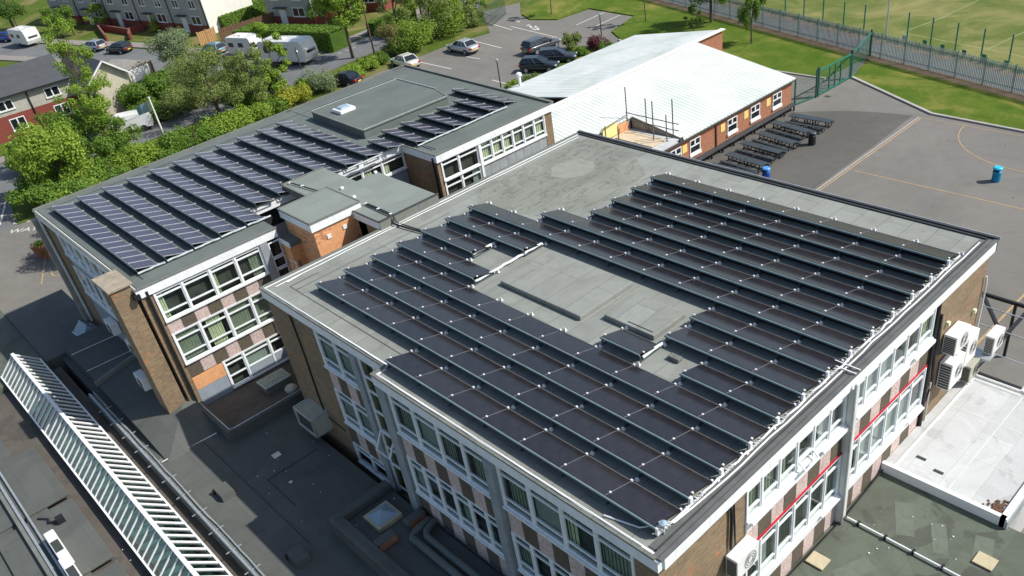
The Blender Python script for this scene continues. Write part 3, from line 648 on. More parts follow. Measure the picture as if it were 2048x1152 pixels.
def row(name, label, cat, group, u0, v0, z, n, pw, depth, tilt, pm, clamp=True, feet=True):
    root = thing(name, label, cat, (u0, v0, z), 0, group)
    rise = depth * math.sin(tilt); run = depth * math.cos(tilt); hz = rise + .1
    key = (pw, depth, pm)
    if key not in meshes:
        p = panel_proto(pw, depth, M[pm], M['frame_b'] if pm == 'solar' else M['frame_s'], .012 if pm == 'solar' else .03, pm == 'solar2')
        meshes[key] = p
        first = True
    else: first = False
    for i in range(n):
        if first and i == 0: p = meshes[key]; p.parent = root
        else: p = copy_tree(meshes[key], root)
        p.location = (i * pw, 0, hz); p.rotation_euler = (-tilt + random.uniform(-.008, .008), random.uniform(-.004, .004), 0)
    L = n * pw
    main = pm == 'solar'
    MB().box(-.03, L + .03, -.05, -.005, hz - (.075 if main else .07), hz - .01).build('front_rail', M['rail' if main else 'rail_dark'], root)
    MB().box(-.02, L + .02, run + .006, run + .024, .07, .105).build('rear_rail', M['rail_low'], root)
    MB().face([(0.02, .02, hz - .1), (L - .02, .02, hz - .1), (L - .02, .2, .03), (.02, .2, .03)]).build('wind_deflector', M['deflector_shade'], root)  # plate closing the gap under the rail, with the gap's shade in its colour
    for i in range(n + 1):
        x = i * pw
        s = MB(); s.bar((x, .0, hz - .05), (x, .06, .04), .03, .04); s.bar((x, .0, .03), (x, run + .1, .03), .04, .03); s.build('support_leg', M['rail_dark'], root)
        if clamp:
            c = MB()
            yy = .2 * run; zz_ = hz - (.2 * depth) * math.sin(tilt)
            c.box(x - .028, x + .028, yy - .028, yy + .028, zz_ - .01, zz_ + .03) if main else None
            if main: c.box(x - .03, x + .03, run - .01, run + .05, .08, .15)
            (c.box(x - .04, x + .04, run + .0, run + .12, .09, .13) if not main else None); main and c.hexa([(x - .02, run + .13, .02), (x + .12, run + .13, .02), (x + .12, run + .24, .02), (x - .02, run + .24, .02), (x + .03, run + .17, .13), (x + .09, run + .17, .13), (x + .09, run + .2, .13), (x + .03, run + .2, .13)])
            c.build('clamp', M['clampw' if main else 'frame_s'], root, split=True)
    return root
TILT = math.asin(.29 / 1.1)
for k in range(1, 14):
    for si, (a, b) in enumerate(rows[k]):
        extra = '' if len(rows[k]) == 1 else [', left of the roof gap', ', right of the roof gap', ''][si]
        if k == 5: extra = [' left of the raised roof panels', ' as a single panel between roof gaps', ' right of the small roof gap'][si]
        pos = 'nearest the front facade' if k == 1 else ('farthest, beside the playground side parapet' if k == 13 else ORD[k-1] + ' from the near eave')
        row('solar_panel_row', 'black solar panels, row %s%s' % (pos, extra), 'solar panels', 'solar panel rows on the front block', RU + a * PW, RV + 1.358 * (k - 1), 9.5, b - a, PW, 1.08, TILT, 'solar')
# cable runs beside the rows
ct = MB().tube(wob([(21.49, .1, 9.62), (21.53, 8, 9.62), (21.5, 17.2, 9.62)], .03, .3), .035, 6)
for k in range(13):
    y = RV + 1.358 * k; ct.box(21.44, 21.52, y - .03, y + .08, 9.6, 9.86)
    for j in range(4): ct.bar((21.46, y + .1 + j * .12, 9.66 + .04 * (j % 2)), (21.6, y + .15 + j * .12, 9.7), .025)
ct_ = thing('cable_run', 'white taped cable run along the right end of the black panel rows', 'cable', (0, 0, 0)); ct.build('cable', M['clampw'], ct_, split=False)
cb = MB()
for a, b in (((7.45, 5.5), (7.48, 9.2)), ((5.65, 6.9), (5.7, 8.1)), ((16.15, 5.6), (16.2, 6.65))): cb.tube(wob([(a[0], a[1], 9.6), (b[0], b[1], 9.62)], .025, .25), .055, 6)
cb_ = thing('cable_run', 'white cable covers crossing the gap among the black panels', 'cable', (0, 0, 0)); cb.build('cable_cover', M['clampw'], cb_, split=True)

# ================================================================ SECOND BUILDING (long block behind, left)
b2 = thing('school_wing', 'long three-storey flat-roofed school wing behind with silver-framed solar panels', 'school building', (-12, 9, 0))
def k2(mbx, name, m, **k): return mbx.build(name, M[m] if isinstance(m, str) else m, b2, **k)
O2 = [(-19.2, -3.45), (-4.85, -3.45), (-4.85, 3.3), (-8.05, 3.3), (-8.05, 13.05), (-4.85, 13.05), (-4.85, 21.75), (-20.45, 22.3)]
k2(MB().prism(O2, 9.3, 9.5), 'roof', 'felt2')
FB = Fac('y', -4.9); FBn = Fac('y', -8.1); FBl = Fac('x', -3.5)
k2(MB().prism([(-19.0, -3.2), (-5.2, -3.2), (-5.2, 3.25), (-8.4, 3.25), (-8.4, 13.3), (-5.2, 13.3), (-5.2, 21.5), (-20.1, 22.0)], 0, 9.3), 'inner_wall', 'dark')
w2 = MB(); w2.box(-5.2, -4.9, -3.5, -2.99, 0, 9.2); w2.box(-5.2, -4.9, 13.0, 13.2, 0, 9.2).box(-8.1, -5.2, 13.02, 13.3, 0, 9.2).box(-5.2, -4.9, 21.1, 21.7, 0, 9.2)
w2.box(-19.0, -16.6, -3.5, -3.2, 0, 9.2).box(-9.0, -5.2, -3.5, -3.2, 0, 9.2).box(-19.3, -19.0, -3.5, 21.9, 0, 9.2).box(-20, -5.2, 21.5, 21.75, 0, 9.2)
k2(w2, 'wall', 'brick')
k2(MB().box(-4.89, -4.8, -3.62, 3.25, 9.08, 9.5).box(-19.2, -4.89, -3.62, -3.5, 9.1, 9.499).box(-8.06, -7.98, 3.3, 13.1, 9.08, 9.5).box(-8.06, -4.88, 12.93, 13.03, 9.08, 9.5).box(-4.88, -4.78, 12.94, 21.8, 9.08, 9.501), 'fascia', 'fascia', split=True)
k2(MB().box(-4.86, -4.76, -3.66, 3.3, 9.502, 9.56).box(-19.2, -4.86, -3.66, -3.56, 9.502, 9.56).box(-8.06, -7.94, 3.3, 12.9, 9.503, 9.56).box(-8.1, -4.88, 12.9, 12.99, 9.502, 9.55).box(-4.88, -4.76, 12.9, 21.75, 9.503, 9.57)
   .prism([(-19.3, -3.6), (-19.1, -3.6), (-20.35, 22.3), (-20.55, 22.3)], 9.45, 9.6).prism([(-20.5, 22.2), (-4.8, 21.7), (-4.8, 21.9), (-20.5, 22.4)], 9.46, 9.62), 'edge_trim', 'felt_side')
# facade to the gap
M2 = [-2.95, -1.68, -.36, .92, 2.22]
bay(FB, M2, 7.58, 8.98, [7.95, 8.78], b2, covers=[('cream', 0, .25), None, ('cream', 0, .15), ('curtain', .5, 1)])
bay(FB, M2, 5.2, 6.8, [5.6, 6.45], b2, covers=[('curtain', 0, 1), ('cream', .2, .8), ('curtain', 0, 1), ('curtain', 0, 1)])
bay(FB, [-1.4, -.38, 1.0, 2.2], 2.8, 4.3, [3.4, 4.05], b2, covers=[None, ('blind', 0, 1), None])
spandrels(FB, -2.99, 2.24, 6.86, 7.48, b2, .65, 0); spandrels(FB, -2.99, 2.24, 4.36, 5.1, b2, .65, 1)
k2(FB.box(MB(), -2.99, -1.45, 3.6, 4.3, -.25, .02), 'brick_infill', 'brick_or'); k2(FB.box(MB(), -2.99, -1.45, 2.6, 3.6, -.25, .01).box(-4.93, -4.87, -.36, 2.2, 2.6, 3.38), 'grey_infill_panel', 'grey_panel')
k2(FB.box(MB(), 2.24, 2.62, 0, 9.05, -.25, .1), 'pier', 'pier')
for z0, z1 in ((8.1, 8.9), (7.5, 8.05), (6.2, 7.45), (4.6, 6.1)): window(FB, 2.66, 3.28, z0, z1, [], b2, room='dark')
k2(MB().tube([(-4.82, -3.2, 9.3), (-4.82, -3.25, 3.1)], .07), 'downpipe', 'black', split=True)
k2(MB().box(-5.0, -4.7, -3.75, -3.5, 9.1, 9.35), 'hopper_head', 'black')
# left face, seen very obliquely
for z0, z1 in ((7.75, 9.05), (5.35, 6.9)):
    bay(FBl, [-16.5, -15.3, -14.1, -12.9, -11.7, -10.5, -9.2], z0, z1, [z0 + .4], b2, covers=[None, ('blind', 0, 1)])
k2(MB().box(-16.6, -9.0, -3.48, -3.2, 6.95, 7.65).box(-16.6, -9.0, -3.48, -3.2, 2.6, 5.25), 'render_panel', 'grey_panel')
k2(MB().tube([(-18.7, -3.62, 9.2), (-18.7, -3.62, 1)], .07), 'downpipe', 'pier_white')
k2(MB().box(-19.3, -18.9, -3.9, -3.5, 0, 9.1), 'corner_pier', 'concrete')
# far right facade over the front roof
bay(FB, [13.26, 14.46, 15.85], 7.95, 9.05, [8.8], b2, covers=[None]); bay(FB, [13.26, 14.46, 15.85], 6.4, 7.85, [7.5], b2, covers=[None, ('blind', .6, 1)])
bay(FB, [16.05, 16.88, 17.7, 18.5, 19.35, 20.2, 21.05], 7.85, 9.05, [8.1, 8.75], b2, covers=[('cream', 0, 1), ('cream', .1, .9), ('cream', .0, .8), ('curtain', .1, .9), ('curtain', 0, 1), ('cream', .1, .9)])
for i in range(8): k2(FB.box(MB(), 15.95 + i * .64, 16.57 + i * .64, 6.2, 7.74, -.2, .01), 'grey_panel', 'pier')
k2(FB.box(MB(), 15.87, 16.02, 6, 9.05, -.2, .1), 'pier', 'upvc')
# notch facade
bay(FBn, [8.9, 10.2, 11.5, 13.0], 8.15, 9.03, [8.85], b2, covers=[None, ('cream', .1, .5), ('cream', 0, .3), ('blind', 0, 1)]); k2(FBn.box(MB(), 3.3, 13.0, 6, 8.05, -.2, .02), 'grey_panel', 'grey_panel')
k2(MB().tube([(-5.1, 12.9, 9.3), (-5.1, 12.9, 7)], .06), 'downpipe', 'black', split=True)
# raised plant roof
RP = [(-16.9, 12.6), (-10.75, 12.4), (-10.75, 18.6), (-12.7, 19.15), (-16.9, 19.2)]
k2(MB().prism(RP, 9.5, 10.0), 'raised_roof', 'felt2')
rt = MB()
for i in range(5):
    a, b = RP[i], RP[(i + 1) % 5]; rt.bar((a[0], a[1], 10.0), (b[0], b[1], 10.0), .12, .06)
k2(rt, 'raised_roof_trim', 'felt_side')
rm = MB()
for i in (1, 3, 4): rm.bar((RP[i][0], RP[i][1], 10.05), (RP[(i+1) % 5][0], RP[(i+1) % 5][1], 10.05), .05, .02)
k2(rm, 'lightning_tape', 'teal', split=True)
sl = MB(); sl.tube([(-19.6, 12.7, 9.53), (-16.9, 12.65, 9.53)], .02, 5); sl.tube([(-7.2, 13.5, 9.53), (-5.6, 13.4, 9.55)], .02, 5); k2(sl, 'lightning_tape', 'teal', split=True)
k2(MB().box(-18.75, -18.7, -3.1, 20, 9.5, 9.515).box(-18.7, -5.6, -2.95, -2.9, 9.5, 9.515).box(-7.0, -5.6, 13.45, 13.6, 9.5, 9.53), 'felt_seam', 'felt_edge', split=True)
settle(b2)
# roof light on the raised roof
rl = thing('roof_light', 'white domed roof light on the raised plant roof of the rear wing', 'roof light', (-14.9, 13.75, 10.0))
MB().box(-.5, .5, -.55, .55, 0, .22).build('kerb', M['white'], rl, bevel=.04)
MB().hexa([(-.38, -.42, .22), (.38, -.42, .22), (.38, .42, .22), (-.38, .42, .22), (-.26, -.3, .32), (.26, -.3, .32), (.26, .3, .32), (-.26, .3, .32)]).build('dome', M['sign_blue'], rl)
# chimney
ch = thing('chimney', 'broad buff brick chimney with a stone slab on the near corner of the rear wing', 'chimney', (-5.9, -4.1, 0))
MB().box(-.2, .9, -.42, .45, 0, 9.8).build('shaft', M['brick'], ch)
MB().box(-.95, 1.0, -.52, .56, 9.8, 9.93).build('slab', M['stone'], ch, bevel=.02)

# rear wing solar rows
US, PW2 = -17.85, 1.66
spec = [(0, 7)] * 5 + [(0, 6)] * 6 + [(5, 6)] + [(0, 2)] * 5 + [(0, 3)]
for k, (a, b) in enumerate(spec):
    if k < 12: u = US + a * PW2 + (.1 if k >= 5 and k < 11 else 0)
    else: u = -10.15 if k < 17 else -12.0
    pos = 'nearest the chimney' if k == 0 else ('at the far end' if k == 17 else ORD[k] + ' counted from the chimney')
    row('solar_panel_row', 'silver-framed solar panels in the row %s on the rear roof' % pos, 'solar panels', 'solar panel rows on the rear wing', u, -2.92 + 1.345 * k, 9.5, b - a, PW2 if k != 11 else 1.9, .96, math.asin(.25), 'solar2', clamp=(k % 2 == 0 or k < 12), feet=False)
ct2 = MB()
for k in range(5): ct2.tube(wob([(-6.1, -2.9 + 1.345 * k, 9.62), (-6.1, -2.9 + 1.345 * k + 1.25, 9.6)], .03, .25), .05, 6)
ct2.tube(wob([(-7.6, 9.2, 9.6), (-7.6, 11.4, 9.6)], .03, .25), .05, 6).tube(wob([(-6.7, 13.2, 9.6), (-6.75, 19.9, 9.6)], .03, .25), .05, 6)
ct3 = thing('cable_run', 'pale teal cable tray along the ends of the rear roof panel rows', 'cable', (0, 0, 0)); ct2.build('cable_tray', M['teal'], ct3, split=True)

# ================================================================ STAIR CORE AND LINK
lk = thing('stair_tower', 'orange brick stair tower with a white fascia standing between the two flat roofs', 'stair tower', (-3.6, 5.2, 0))
def k3(mbx, name, m, **k): return mbx.build(name, M[m], lk, **k)
k3(MB().box(-5.0, -2.3, 3.9, 6.45, 0, 9.74), 'wall', 'brick_or')
k3(MB().box(-5.15, -2.2, 3.8, 6.55, 9.74, 10.14), 'fascia', 'fascia'); k3(MB().box(-5.18, -2.17, 3.77, 6.58, 10.14, 10.2), 'roof', 'felt3')
rq = MB()
for a, b in (((-5.15, 3.8), (-2.2, 3.8)), ((-2.2, 3.8), (-2.2, 6.55)), ((-2.2, 6.55), (-5.15, 6.55)), ((-5.15, 6.55), (-5.15, 3.8))): rq.bar((a[0], a[1], 10.2), (b[0], b[1], 10.2), .07, .05)
k3(rq, 'edge_trim', 'felt_side')
k3(MB().box(-2.299, -2.26, 4.5, 4.7, 9.1, 9.3).box(-2.299, -2.26, 5.4, 5.6, 9.2, 9.4), 'air_vent', 'white', split=True)
k3(MB().box(-4.9, -.05, 3.3, 3.95, 0, 6.0).box(-4.89, -4.0, 3.3, 3.94, 6.0, 8.7), 'side_wall', 'brick_or', split=True)
k3(MB().box(-4.88, -3.9, 3.25, 3.3, 8.7, 8.95), 'low_fascia', 'fascia'); k3(MB().box(-4.88, -3.9, 3.3, 3.95, 8.7, 8.9), 'low_roof', 'felt2')
fw_ = Fac('x', 3.29); window(fw_, -4.5, -3.9, 6.9, 7.9, [], lk); window(Fac('x', 3.93), -3.3, -2.8, 6.6, 7.6, [], lk)
k3(MB().box(-2.4, -1.5, 6.2, 6.45, 0, 9.5), 'return_wall', 'brick_or', split=True)
settle(lk)
ln = thing('link_roof', 'flat grey-green linking roof joining the rear wing to the front block', 'link building', (-4, 7.5, 0))
def k4(mbx, name, m, **k): return mbx.build(name, M[m], ln, **k)
k4(MB().prism([(-8.3, 5.75), (-5.3, 5.75), (-5.3, 6.5), (-2.3, 6.5), (-2.3, 6.13), (0.0, 6.13), (0.0, 9.45), (-5.05, 9.45), (-5.05, 8.15), (-8.3, 8.15)], 9.62, 9.9), 'roof', 'felt3')
k4(MB().box(-2.3, 0.0, 6.06, 6.13, 9.5, 9.88), 'fascia', 'fascia', split=True); k4(MB().box(0.0, .05, 6.06, 9.45, 9.5, 9.93), 'upstand', 'felt_side')
k4(MB().box(-.03, .08, 6.06, 9.5, 9.93, 9.96).box(-2.3, 0, 6.03, 6.1, 9.88, 9.92), 'black_trim', 'felt_edge')
k4(MB().box(-8.35, -8.25, 5.7, 8.2, 9.5, 9.95).box(-8.3, -5.3, 5.65, 5.75, 9.62, 9.92), 'white_trim', 'felt_side')
k4(MB().box(-2.2, -.2, 6.2, 9.3, 0, 9.62).box(-5.0, -2.3, 6.5, 9.4, 0, 9.6), 'wall', 'brick', split=True)
settle(ln)
cc = MB().tube(wob([(-8.1, 6.0, 9.98), (-5.6, 6.3, 9.98)], .02), .035, 6).tube(wob([(-2.2, 6.75, 9.98), (0, 6.75, 9.98), (.12, 6.7, 9.6), (2.2, 7.0, 9.58)], .02), .04, 6).tube(wob([(-2.2, 6.85, 9.98), (0, 6.85, 9.98), (.2, 6.85, 9.6), (2.2, 7.1, 9.58)], .02), .03, 6)
cco = tag(cc.build('cable', M['black']), 'black armoured cable pair crossing the link roof onto the front roof', 'cable')
for i, (x, y, z) in enumerate([(-2.15, 6.8, 9.9), (-1.1, 6.8, 9.9), (-.1, 6.8, 9.9), (-3.4, 6.95, 9.9), (-4.9, 7.2, 9.9), (-8.0, 6.0, 9.9), (-7.0, 6.15, 9.9), (.45, 6.85, 9.5), (2.1, 7.05, 9.5), (-5.0, 9.3, 9.9)]):
    o = MB().box(x - .06, x + .06, y - .08, y + .08, z, z + .12).build('cable_foot', M['clampw'], cco, bevel=.02)

# ================================================================ LOW FLAT ROOFS, left
low = thing('low_roof', 'low dark flat-roofed range at lower left beside the long glazed ridge', 'building', (-2, -8, 0))
def k5(mbx, name, m, **k): return mbx.build(name, M[m], low, **k)
ZL = 2.4
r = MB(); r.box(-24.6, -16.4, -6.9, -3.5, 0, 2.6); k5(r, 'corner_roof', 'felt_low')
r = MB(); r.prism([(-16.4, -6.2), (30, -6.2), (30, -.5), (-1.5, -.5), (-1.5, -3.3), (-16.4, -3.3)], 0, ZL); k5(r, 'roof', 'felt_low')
r = MB(); r.hexa([(-10.9, -5.9, ZL), (-2.6, -5.9, ZL), (-2.6, -3.3, ZL), (-10.9, -3.3, ZL), (-10.9, -5.9, 2.95), (-5.6, -5.9, 2.8), (-5.6, -3.3, 3.5), (-10.9, -3.3, 3.5)]); r.box(-16.4, -10.95, -5.9, -3.3, 2.4, 3.2)
k5(r, 'raised_roof', 'felt_low')
k5(MB().hexa([(-11.0, -6.0, 2.9), (-10.8, -6.0, 2.9), (-10.8, -3.5, 3.3), (-11.0, -3.5, 3.3), (-11.0, -6.0, 3.15), (-10.8, -6.0, 3.15), (-10.8, -3.5, 3.65), (-11.0, -3.5, 3.65)]), 'roof_kerb', 'felt_side')
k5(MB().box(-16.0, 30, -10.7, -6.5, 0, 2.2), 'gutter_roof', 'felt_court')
k5(MB().box(-10.9, 30, -6.55, -6.18, 2.2, 2.62), 'kerb', 'felt_side')
k5(MB().tube([(-10.9, -6.45, 2.68), (30, -6.45, 2.68)], .06, 6).tube(wob([(-10.9, -6.25, 2.68), (30, -6.25, 2.68)], .03), .03, 5), 'edge_pipe', 'galv')
bk = MB()
for i in range(16): bk.box(-9 + i * 1.55, -8.96 + i * 1.55, -6.7, -6.05, 2.6, 2.63)
k5(bk, 'pipe_bracket', 'galv', split=True)
k5(MB().tube([(-2.85, -6.1, 2.44), (-2.7, -3.5, 2.44)], .025, 5).tube([(-12.2, -5.9, 3.22), (-12.1, -3.6, 3.22)], .02, 5).tube([(-14.6, -5.9, 3.22), (-14.5, -3.6, 3.22)], .02, 5), 'lightning_tape', 'clampw', split=True)
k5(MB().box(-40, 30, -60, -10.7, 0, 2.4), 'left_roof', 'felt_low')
k5(MB().box(-40, -16.2, -10.7, -6.9, 0, 2.45), 'end_roof', 'felt_green')
dk = MB()
for i in range(4):
    x = -9.2 + i * 5.4; dk.box(x, x + 5.0, -12.9 + .0, -9.75, 2.4, 2.52)
k5(dk, 'raised_bay', 'felt_low', split=True, bevel=.03)
k5(MB().tube([(-14, -11.7, 2.62), (20, -11.75, 2.62)], .07, 6).tube([(-14, -11.45, 2.6), (20, -11.5, 2.6)], .05, 6), 'long_pipe', 'galv', split=True)
k5(MB().box(-14, 20, -11.95, -11.8, 2.4, 2.7), 'long_kerb', 'felt_side')
k5(MB().box(.9, 1.25, -2.6, -2.25, 2.4, 2.44).lathe([(.09, 0), (.09, .03)], (3.2, -2.9, 2.42), 10), 'roof_drain', 'galv', split=True)
k5(MB().box(2.2, 4.6, -3.5, -3.46, 2.4, 2.42).box(2.2, 2.24, -3.5, -1.0, 2.4, 2.42).box(-4, 7, -4.2, -4.17, 2.4, 2.42), 'felt_seam', 'felt_edge', split=True)
settle(low)
# court between the wings
ctd = thing('court_roof', 'sunken brown-felted court roof with a raised kerb below the window wall', 'roof', (-3.2, -1, 0))
def k6(mbx, name, m, **k): return mbx.build(name, M[m], ctd, **k)
k6(MB().box(-4.9, -1.7, -3.1, 3.3, 0, 2.62), 'roof', 'felt_court')
k6(MB().box(-5.0, -1.45, -3.35, -3.02, 0, 3.0).box(-1.75, -1.4, -3.02, 3.3, 0, 2.95), 'parapet', 'felt_low', split=True)
k6(MB().tube([(-4.9, -3.18, 3.03), (-1.58, -3.18, 3.03), (-1.55, -2.9, 3.0), (-1.55, 3.0, 3.0)], .025, 5), 'lightning_tape', 'galv')
settle(ctd)
fillr = thing('shaded_gap_roof', 'dark low roof strip in shade beside the buff brick end of the front block', 'roof', (-.7, 1, 0))
MB().box(-.7, .69, -1.5, 2, 0, 2.38).build('roof', M['felt_low'], fillr)
def rooflight(loc, lx, ly, label, m='sign_blue', hh=.35):
    t = thing('roof_light', label, 'roof light', loc)
    MB().box(-lx, lx, -ly, ly, 0, hh).build('kerb', M['felt_side'], t)
    MB().box(-lx - .06, lx + .06, -ly - .06, ly + .06, hh, hh + .06).build('frame', M['teal'], t, bevel=.02)
    MB().hexa([(-lx, -ly, hh + .06), (lx, -ly, hh + .06), (lx, ly, hh + .06), (-lx, ly, hh + .06), (-lx * .6, -ly * .6, hh + .14), (lx * .6, -ly * .6, hh + .14), (lx * .6, ly * .6, hh + .14), (-lx * .6, ly * .6, hh + .14)]).build('dome', M[m], t)
    return t
rooflight((-3.4, 0.1, 2.62), .42, .65, 'teal-rimmed roof light standing in the brown court roof', 'curtain', .4)
vb = thing('roof_vent', 'rounded white vent cowl beside the parapet of the court roof', 'vent', (-2.1, .3, 2.62))
MB().lathe([(.12, 0), (.12, .2), (.3, .24), (.3, .38), (.2, .48), (.05, .5)], (0, 0, 0), 14).build('cowl', M['ac_old'], vb)
for i, (x, y) in enumerate([(-4.35, -4.95), (1.5, -5.1), (7.3, -4.85)]):
    v = thing('roof_vent', ['grey felted box vent in the sun beside the court', 'grey felted box vent half way along the low roof kerb', 'grey felted box vent in deep shade nearest the camera'][i], 'vent', (x, y, ZL), 0, 'felted box vents')
    MB().hexa([(-.45, -.3, 0), (.45, -.3, 0), (.45, .3, 0), (-.45, .3, 0), (-.4, -.28, .3), (.4, -.28, .3), (.4, .28, .3), (-.4, .28, .3)]).build('hood', M['felt_low'], v)
    MB().box(-.42, -.3, -.36, -.29, .02, .24).build('opening', M['dark'], v)
# glass lean roof light at top left
gl = thing('roof_light', 'small pointed glass roof light in shade on the corner roof', 'roof light', (-17.6, -4.3, 2.6), .1)
MB().face([(-.7, -.5, .05), (.7, -.5, .05), (.5, 0, .6), (-.5, 0, .6)]).face([(.7, .5, .05), (-.7, .5, .05), (-.5, 0, .6), (.5, 0, .6)]).face([(.7, -.5, .05), (.7, .5, .05), (.5, 0, .6)]).face([(-.7, .5, .05), (-.7, -.5, .05), (-.5, 0, .6)]).build('glazing', M['sign_blue'], gl)
MB().box(-.75, .75, -.55, .55, 0, .06).bar((-.5, 0, .62), (.5, 0, .62), .05).build('frame', M['galv'], gl)
# long glazed ridge
gr = thing('glazed_ridge', 'long white-framed glazed ridge roof light running across the lower left roofs', 'roof light', (0, -8.05, 2.2))
X0, X1, ZB, ZA = -17.0, 12.0, .4, 1.3
MB().box(X0, X1, -1.05, -.9, 0, ZB).box(X0, X1, .85, 1.0, 0, ZB).box(X0, X0 + .15, -1.05, 1.0, 0, ZB).build('upstand', M['felt_side'], gr)
MB().face([(X0, -1.0, ZB), (X1, -1.0, ZB), (X1, -.03, ZA), (X0, -.03, ZA)]).face([(X1, .95, ZB), (X0, .95, ZB), (X0, -.03, ZA), (X1, -.03, ZA)]).face([(X0, .95, ZB), (X0, -1, ZB), (X0, -.03, ZA)]).build('glazing', M['roof_glass'], gr)
fr = MB(); n = int((X1 - X0) / .52)
for i in range(n + 1):
    x = X0 + .03 + i * (X1 - X0 - .06) / n
    fr.bar((x, -1.02, ZB + .02), (x, -.03, ZA + .03), .055, .05); fr.bar((x, .97, ZB + .02), (x, -.03, ZA + .03), .075, .06)
fr.build('glazing_bar', M['white'], gr)
MB().bar((X0 - .03, -.03, ZA + .05), (X1, -.03, ZA + .05), .16, .06).build('ridge_cap', M['white'], gr)
MB().bar((X0, -1.03, ZB + .01), (X1, -1.03, ZB + .01), .08).bar((X0, .98, ZB + .01), (X1, .98, ZB + .01), .08).bar((X0, -1.0, ZB), (X0, -.03, ZA), .07).bar((X0, .95, ZB), (X0, -.03, ZA), .07).build('eave_frame', M['white'], gr)
intr = MB()
for i in range(26):
    x = X0 + .6 + i * 1.1; intr.box(x, x + random.uniform(.3, .8), -.8, -.2 + random.uniform(0, .5), 2.22 - 2.2, 2.24 - 2.2)
intr.build('room_below', M['room2'], gr)
MB().box(X0 + .2, X1, -.85, .8, .0, .015).build('ceiling_below', M['room3'], gr)
# roof block with pyramid light next to the left facade
rb = thing('roof_block', 'raised dark felted block with a kerb around it beside the left facade', 'roof', (8.7, -2, 0))
def k7(mbx, name, m, **k): return mbx.build(name, M[m], rb, **k)
k7(MB().box(7.35, 21, -3.3, -.62, 0, 3.0), 'body', 'felt_low')
k7(MB().box(7.35, 7.75, -3.3, -.62, 3.0, 3.4).box(7.75, 21, -3.3, -2.85, 3.0, 3.4).box(9.75, 10.15, -2.85, -2.0, 3.0, 3.42).box(9.75, 10.15, -1.5, -.62, 3.0, 3.42), 'kerb', 'felt_low', bevel=.06)
k7(MB().box(10.151, 10.17, -2.8, -2.05, 3.05, 3.35).box(10.151, 10.17, -1.45, -.7, 3.05, 3.35), 'brick_face', 'brick_red', split=True)
k7(MB().tube([(10.5, -.75, 3.35), (10.6, -1.5, 3.35), (10.7, -1.75, 3.3), (21, -1.75, 3.3)], .14, 8).tube([(10.75, -.7, 3.35), (10.9, -1.2, 3.35), (11.1, -1.35, 3.3), (21, -1.35, 3.3)], .14, 8), 'duct', 'felt2', split=True, smooth=True)
settle(rb)
py = thing('roof_light', 'pyramid roof light with a cream frame on the dark raised block', 'roof light', (8.75, -1.75, 3.0))
MB().box(-.55, .55, -.55, .55, 0, .22).build('kerb', M['ply'], py, bevel=.02)
MB().face([(-.45, -.45, .23), (.45, -.45, .23), (0, 0, .48)]).face([(.45, -.45, .23), (.45, .45, .23), (0, 0, .48)]).face([(.45, .45, .23), (-.45, .45, .23), (0, 0, .48)]).face([(-.45, .45, .23), (-.45, -.45, .23), (0, 0, .48)]).build('glazing', M['sign_blue'], py)

# ================================================================ LOW ROOFS, right
rr = thing('right_low_roof', 'low mossy green-grey flat roof below the right facade', 'roof', (28, 4, 0))
MB().box(21.92 - 28, 60 - 28, -30 - 4, 12.1 - 4, 0, 3.0).build('roof', M['felt_green'], rr)
MB().tube([(22.2 - 28, 9.05 - 4, 3.1), (30 - 28, 8.95 - 4, 3.1)], .045, 6).build('conduit', M['clampw'], rr)
pm = mat('felt_repair_patch', (.128, .15, .115), .9, .15, 3, stain=.2)
for (x, y, a, lx, ly) in ((-4.3, 6.3, .5, .3, .8), (-3.0, 6.2, .5, .25, .7), (-4.5, 3.2, -.4, .3, .7), (-1.7, 6.6, .3, .3, .6), (-2.6, 2.2, .2, .5, .4), (-.6, 4.2, .6, .3, .7)):
    o = MB().sheet([(-lx, -ly), (lx, -ly), (lx, ly), (-lx, ly)], 0).build('felt_patch', pm, rr); o.location = (x, y, 3.006); o.rotation_euler = (0, 0, a)
cl = MB()
for i in range(7): cl.box(22.6 - 28 + i * 1.0, 22.68 - 28 + i * 1.0, 9.05 - 4 - .08, 9.05 - 4 + .08, 3.0, 3.17)
cl.build('conduit_clip', M['black'], rr)
MB().tube([(-6.0, 1, 3.05), (-5.9, 5.2, 3.06), (-6.0, 8.0, 3.1)], .03, 5).build('black_cable', M['black'], rr)
wr = thing('white_roof', 'white-coated flat roof with a raised rim beside the right facade', 'roof', (24, 15, 0))
def k8(mbx, name, m, **k): return mbx.build(name, M[m], wr, **k)
k8(MB().box(21.92, 26.3, 12.1, 18.9, 0, 3.3), 'roof', 'white_roof')
k8(MB().box(21.92, 26.4, 11.95, 12.12, 3.0, 3.42).box(26.22, 26.45, 11.95, 19, 3.0, 3.42).box(22.3, 22.36, 12.12, 18.8, 3.3, 3.36), 'rim', 'white')
k8(MB().box(26.45, 26.5, 11.9, 19, 2.9, 3.35), 'rim_side', 'pier'); 
k8(MB().box(22.4, 26.2, 14.3, 14.33, 3.3, 3.306).box(22.4, 26.2, 16.6, 16.63, 3.3, 3.306).box(24.3, 24.33, 12.2, 18.8, 3.3, 3.305), 'membrane_lap', 'pier_white', split=True)
k8(MB().box(22.7, 23.05, 13.1, 13.2, 3.3, 3.34).box(23.5, 23.85, 12.8, 12.9, 3.3, 3.34), 'roof_outlet', 'grille', split=True)
db = MB(); 
for i in range(60): 
    x = 26.15 - abs(random.gauss(0, .25)); y = 12.2 + abs(random.gauss(0, .28)); db.box(x - .04, x + .03, y - .04, y + .04, 3.3, 3.3 + random.uniform(.02, .07))
k8(db, 'leaf_litter', 'wood')
